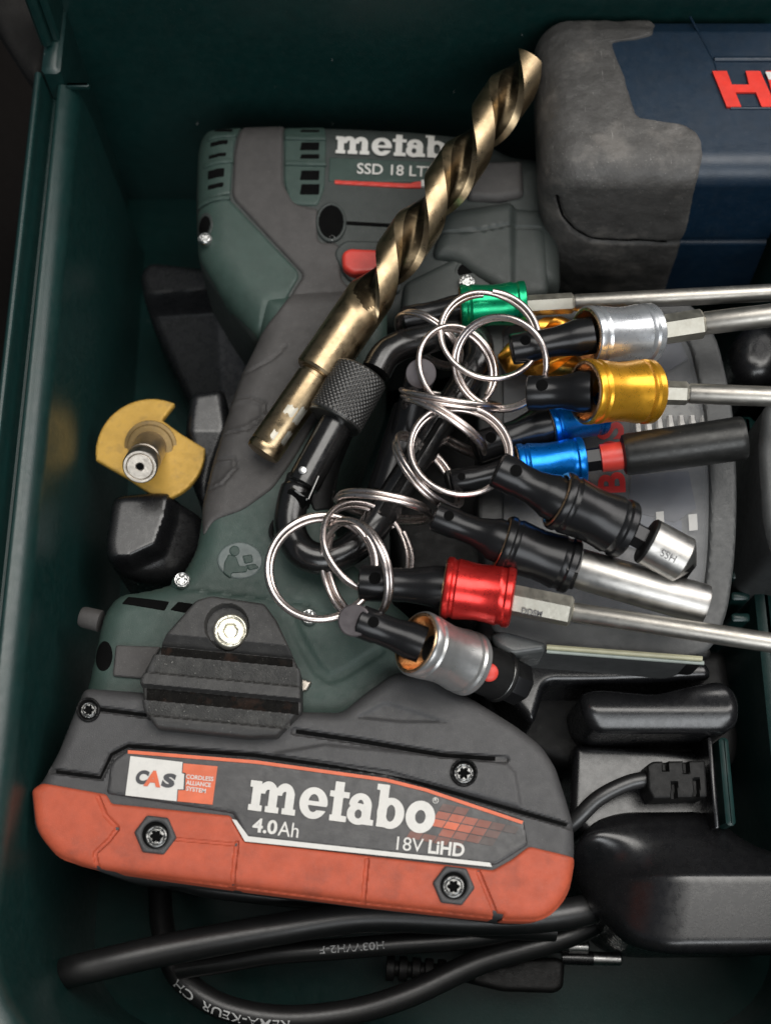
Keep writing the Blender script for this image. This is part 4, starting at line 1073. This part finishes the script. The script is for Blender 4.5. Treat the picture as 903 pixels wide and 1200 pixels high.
# ================================================================== CABLES AT THE BOTTOM
def cable(label, pts, r, txt=None, n=12):
    path = spline([P(*p) for p in pts], n)
    t = thing('power_cable', label, 'cable', path[0], 'black power cables at the bottom of the case')
    mk('cable_jacket', *tube(path, r, 24), M['cable'], t)
    return t, path
def wrap_text(t, path, r, s, start_len, cap, ang=0.0, flip=1, stretch=1.0, gap=.35):
    """print running along a cable jacket"""
    V, F = text2d(s, .01); hgt = max(v[1] for v in V); k = cap / hgt
    acc = [0.0]
    for a, b in zip(path[:-1], path[1:]): acc.append(acc[-1] + (b - a).length)
    out = []
    for x, y in V:
        sl_ = start_len + flip * x * k * stretch; sl_ = min(max(sl_, 0.01), acc[-1] - .01)
        i = max(j for j in range(len(acc)) if acc[j] <= sl_); i = min(i, len(path) - 2)
        f = (sl_ - acc[i]) / max(acc[i + 1] - acc[i], 1e-6); c = path[i].lerp(path[i + 1], f); T_ = (path[i + 1] - path[i]).normalized()
        toc = (CAM - c).normalized(); side_ = T_.cross(Vector((0, 0, 1))).normalized(); up_ = side_.cross(T_).normalized()
        # y of the letters runs round the jacket
        a_ = ang + flip * (-(y * k - cap / 2)) / r
        out.append(tuple(c + (up_ * math.cos(a_) - side_ * -math.sin(a_)) * (r + gap)))
    return out, F
c1, p1 = cable('thick black cable curving up from the lower left corner', [(58, 1150, -262), (66, 1144, -205), (86, 1138, -160), (124, 1129, -150), (200, 1112, -150), (320, 1090, -152), (430, 1074, -158), (560, 1078, -165), (640, 1074, -170), (700, 1062, -185), (730, 1040, -200)], 18)
c2, p2 = cable('black cable running right under the orange battery edge', [(120, 960, -230), (180, 1015, -200), (230, 1036, -185), (300, 1046, -180), (400, 1056, -180), (480, 1066, -184), (560, 1085, -190), (650, 1090, -200)], 13)
c3, p3 = cable('black cable with white print looping through the bottom left', [(190, 1010, -300), (188, 1060, -285), (196, 1112, -264), (216, 1150, -252), (262, 1180, -246), (330, 1193, -242), (410, 1186, -238), (480, 1165, -232), (560, 1128, -226), (640, 1104, -222), (690, 1085, -228), (725, 1060, -240)], 15)
c4, p4 = cable('black cable with upside-down white print between two other cables', [(210, 1135, -240), (260, 1128, -225), (320, 1118, -216), (400, 1112, -212), (470, 1106, -210), (560, 1098, -214), (640, 1080, -220), (700, 1060, -232), (730, 1035, -245)], 12.5)
def length_at(path, px):
    acc = 0
    for a, b in zip(path[:-1], path[1:]):
        if topxz(*b)[0] >= px: return acc
        acc += (b - a).length
    return acc
pr1 = mat('cable_print', (.55, .56, .56), .5)
mk('lettering', *wrap_text(c3, p3, 15, 'REMA-KEUR  CH', length_at(p3, 345), 10.5, ang=.5, flip=-1, stretch=1.35), pr1, c3, smooth=False)
mk('lettering', *wrap_text(c4, p4, 12.5, 'H03VVH2-F', length_at(p4, 457), 8.5, ang=.0, flip=-1, stretch=1.3), pr1, c4, smooth=False)
# euro plug
pl = thing('euro_plug', 'flat black two-pin plug with ridged neck lying on the case floor', 'plug', P(600, 1145, -300))
mk('plug_body', *relief(Surf([(540, 1134), (600, 1128), (610, 1122), (655, 1122), (662, 1128), (660, 1158), (650, 1164), (590, 1162), (540, 1150)], -262, 7, rnd=6), 2, zbot=-296), M['blackmatt'], pl)
for k in range(6): mk('neck_ridge', *lathe(P(452 + k * 15, 1134 + k * 1.2, -268), P(462 + k * 15, 1134.8 + k * 1.2, -268), [(0, 13), (1, 15), (10, 15), (11, 13)], 18), M['blackmatt'], pl)
mk('plug_neck', *lathe(P(452, 1134, -268), P(552, 1142, -268), [(0, 9), (110, 10)], 16), M['blackmatt'], pl)
for (y, x0) in ((1122, 658), (1108, 640)):
    a_ = P(x0, y, -272); b_ = P(728 if y > 1115 else 690, y + 2, -270); W = (b_ - a_).length
    mk('pin_sleeve', *lathe(a_, b_, [(0, 8.5), (W * .52, 8.5)], 18), M['black'], pl); mk('pin', *lathe(a_, b_, [(W * .5, 8), (W - 2, 8), (W, 5)], 20), M['chrome'], pl)
# crumbs of dust on the case floor and walls
CV, CF = [], []
for k in range(60):
    if k < 34: p = P(random.uniform(60, 330), random.uniform(120, 1150), FH); q = (p.x, p.y, FH + .8)
    else: p = Vector((random.uniform(-330, 380), YB - 1.0, random.uniform(-320, 90))); q = tuple(p)
    if not (XL < q[0] < XR and YF < q[1] < YB): continue
    r = random.uniform(.4, 1.25)
    V = [(q[0] + r * random.uniform(.6, 1.2) * a, q[1] + r * random.uniform(.5, 1) * b, q[2] + r * .6 * c) for a, b, c in ((1, 0, 0), (-1, 0, 0), (0, 1, 0), (0, -1, 0), (0, 0, 1), (0, 0, -1))]
    F = [[0, 2, 4], [2, 1, 4], [1, 3, 4], [3, 0, 4], [2, 0, 5], [1, 2, 5], [3, 1, 5], [0, 3, 5]]
    b0_ = len(CV); CV += V; CF += [[i + b0_ for i in f] for f in F]
mk('dust_crumbs', CV, CF, mat('crumb', (.42, .42, .40), .6), label='pale dust crumbs scattered over the case floor and back wall', cat='dust', kind='stuff', smooth=False)
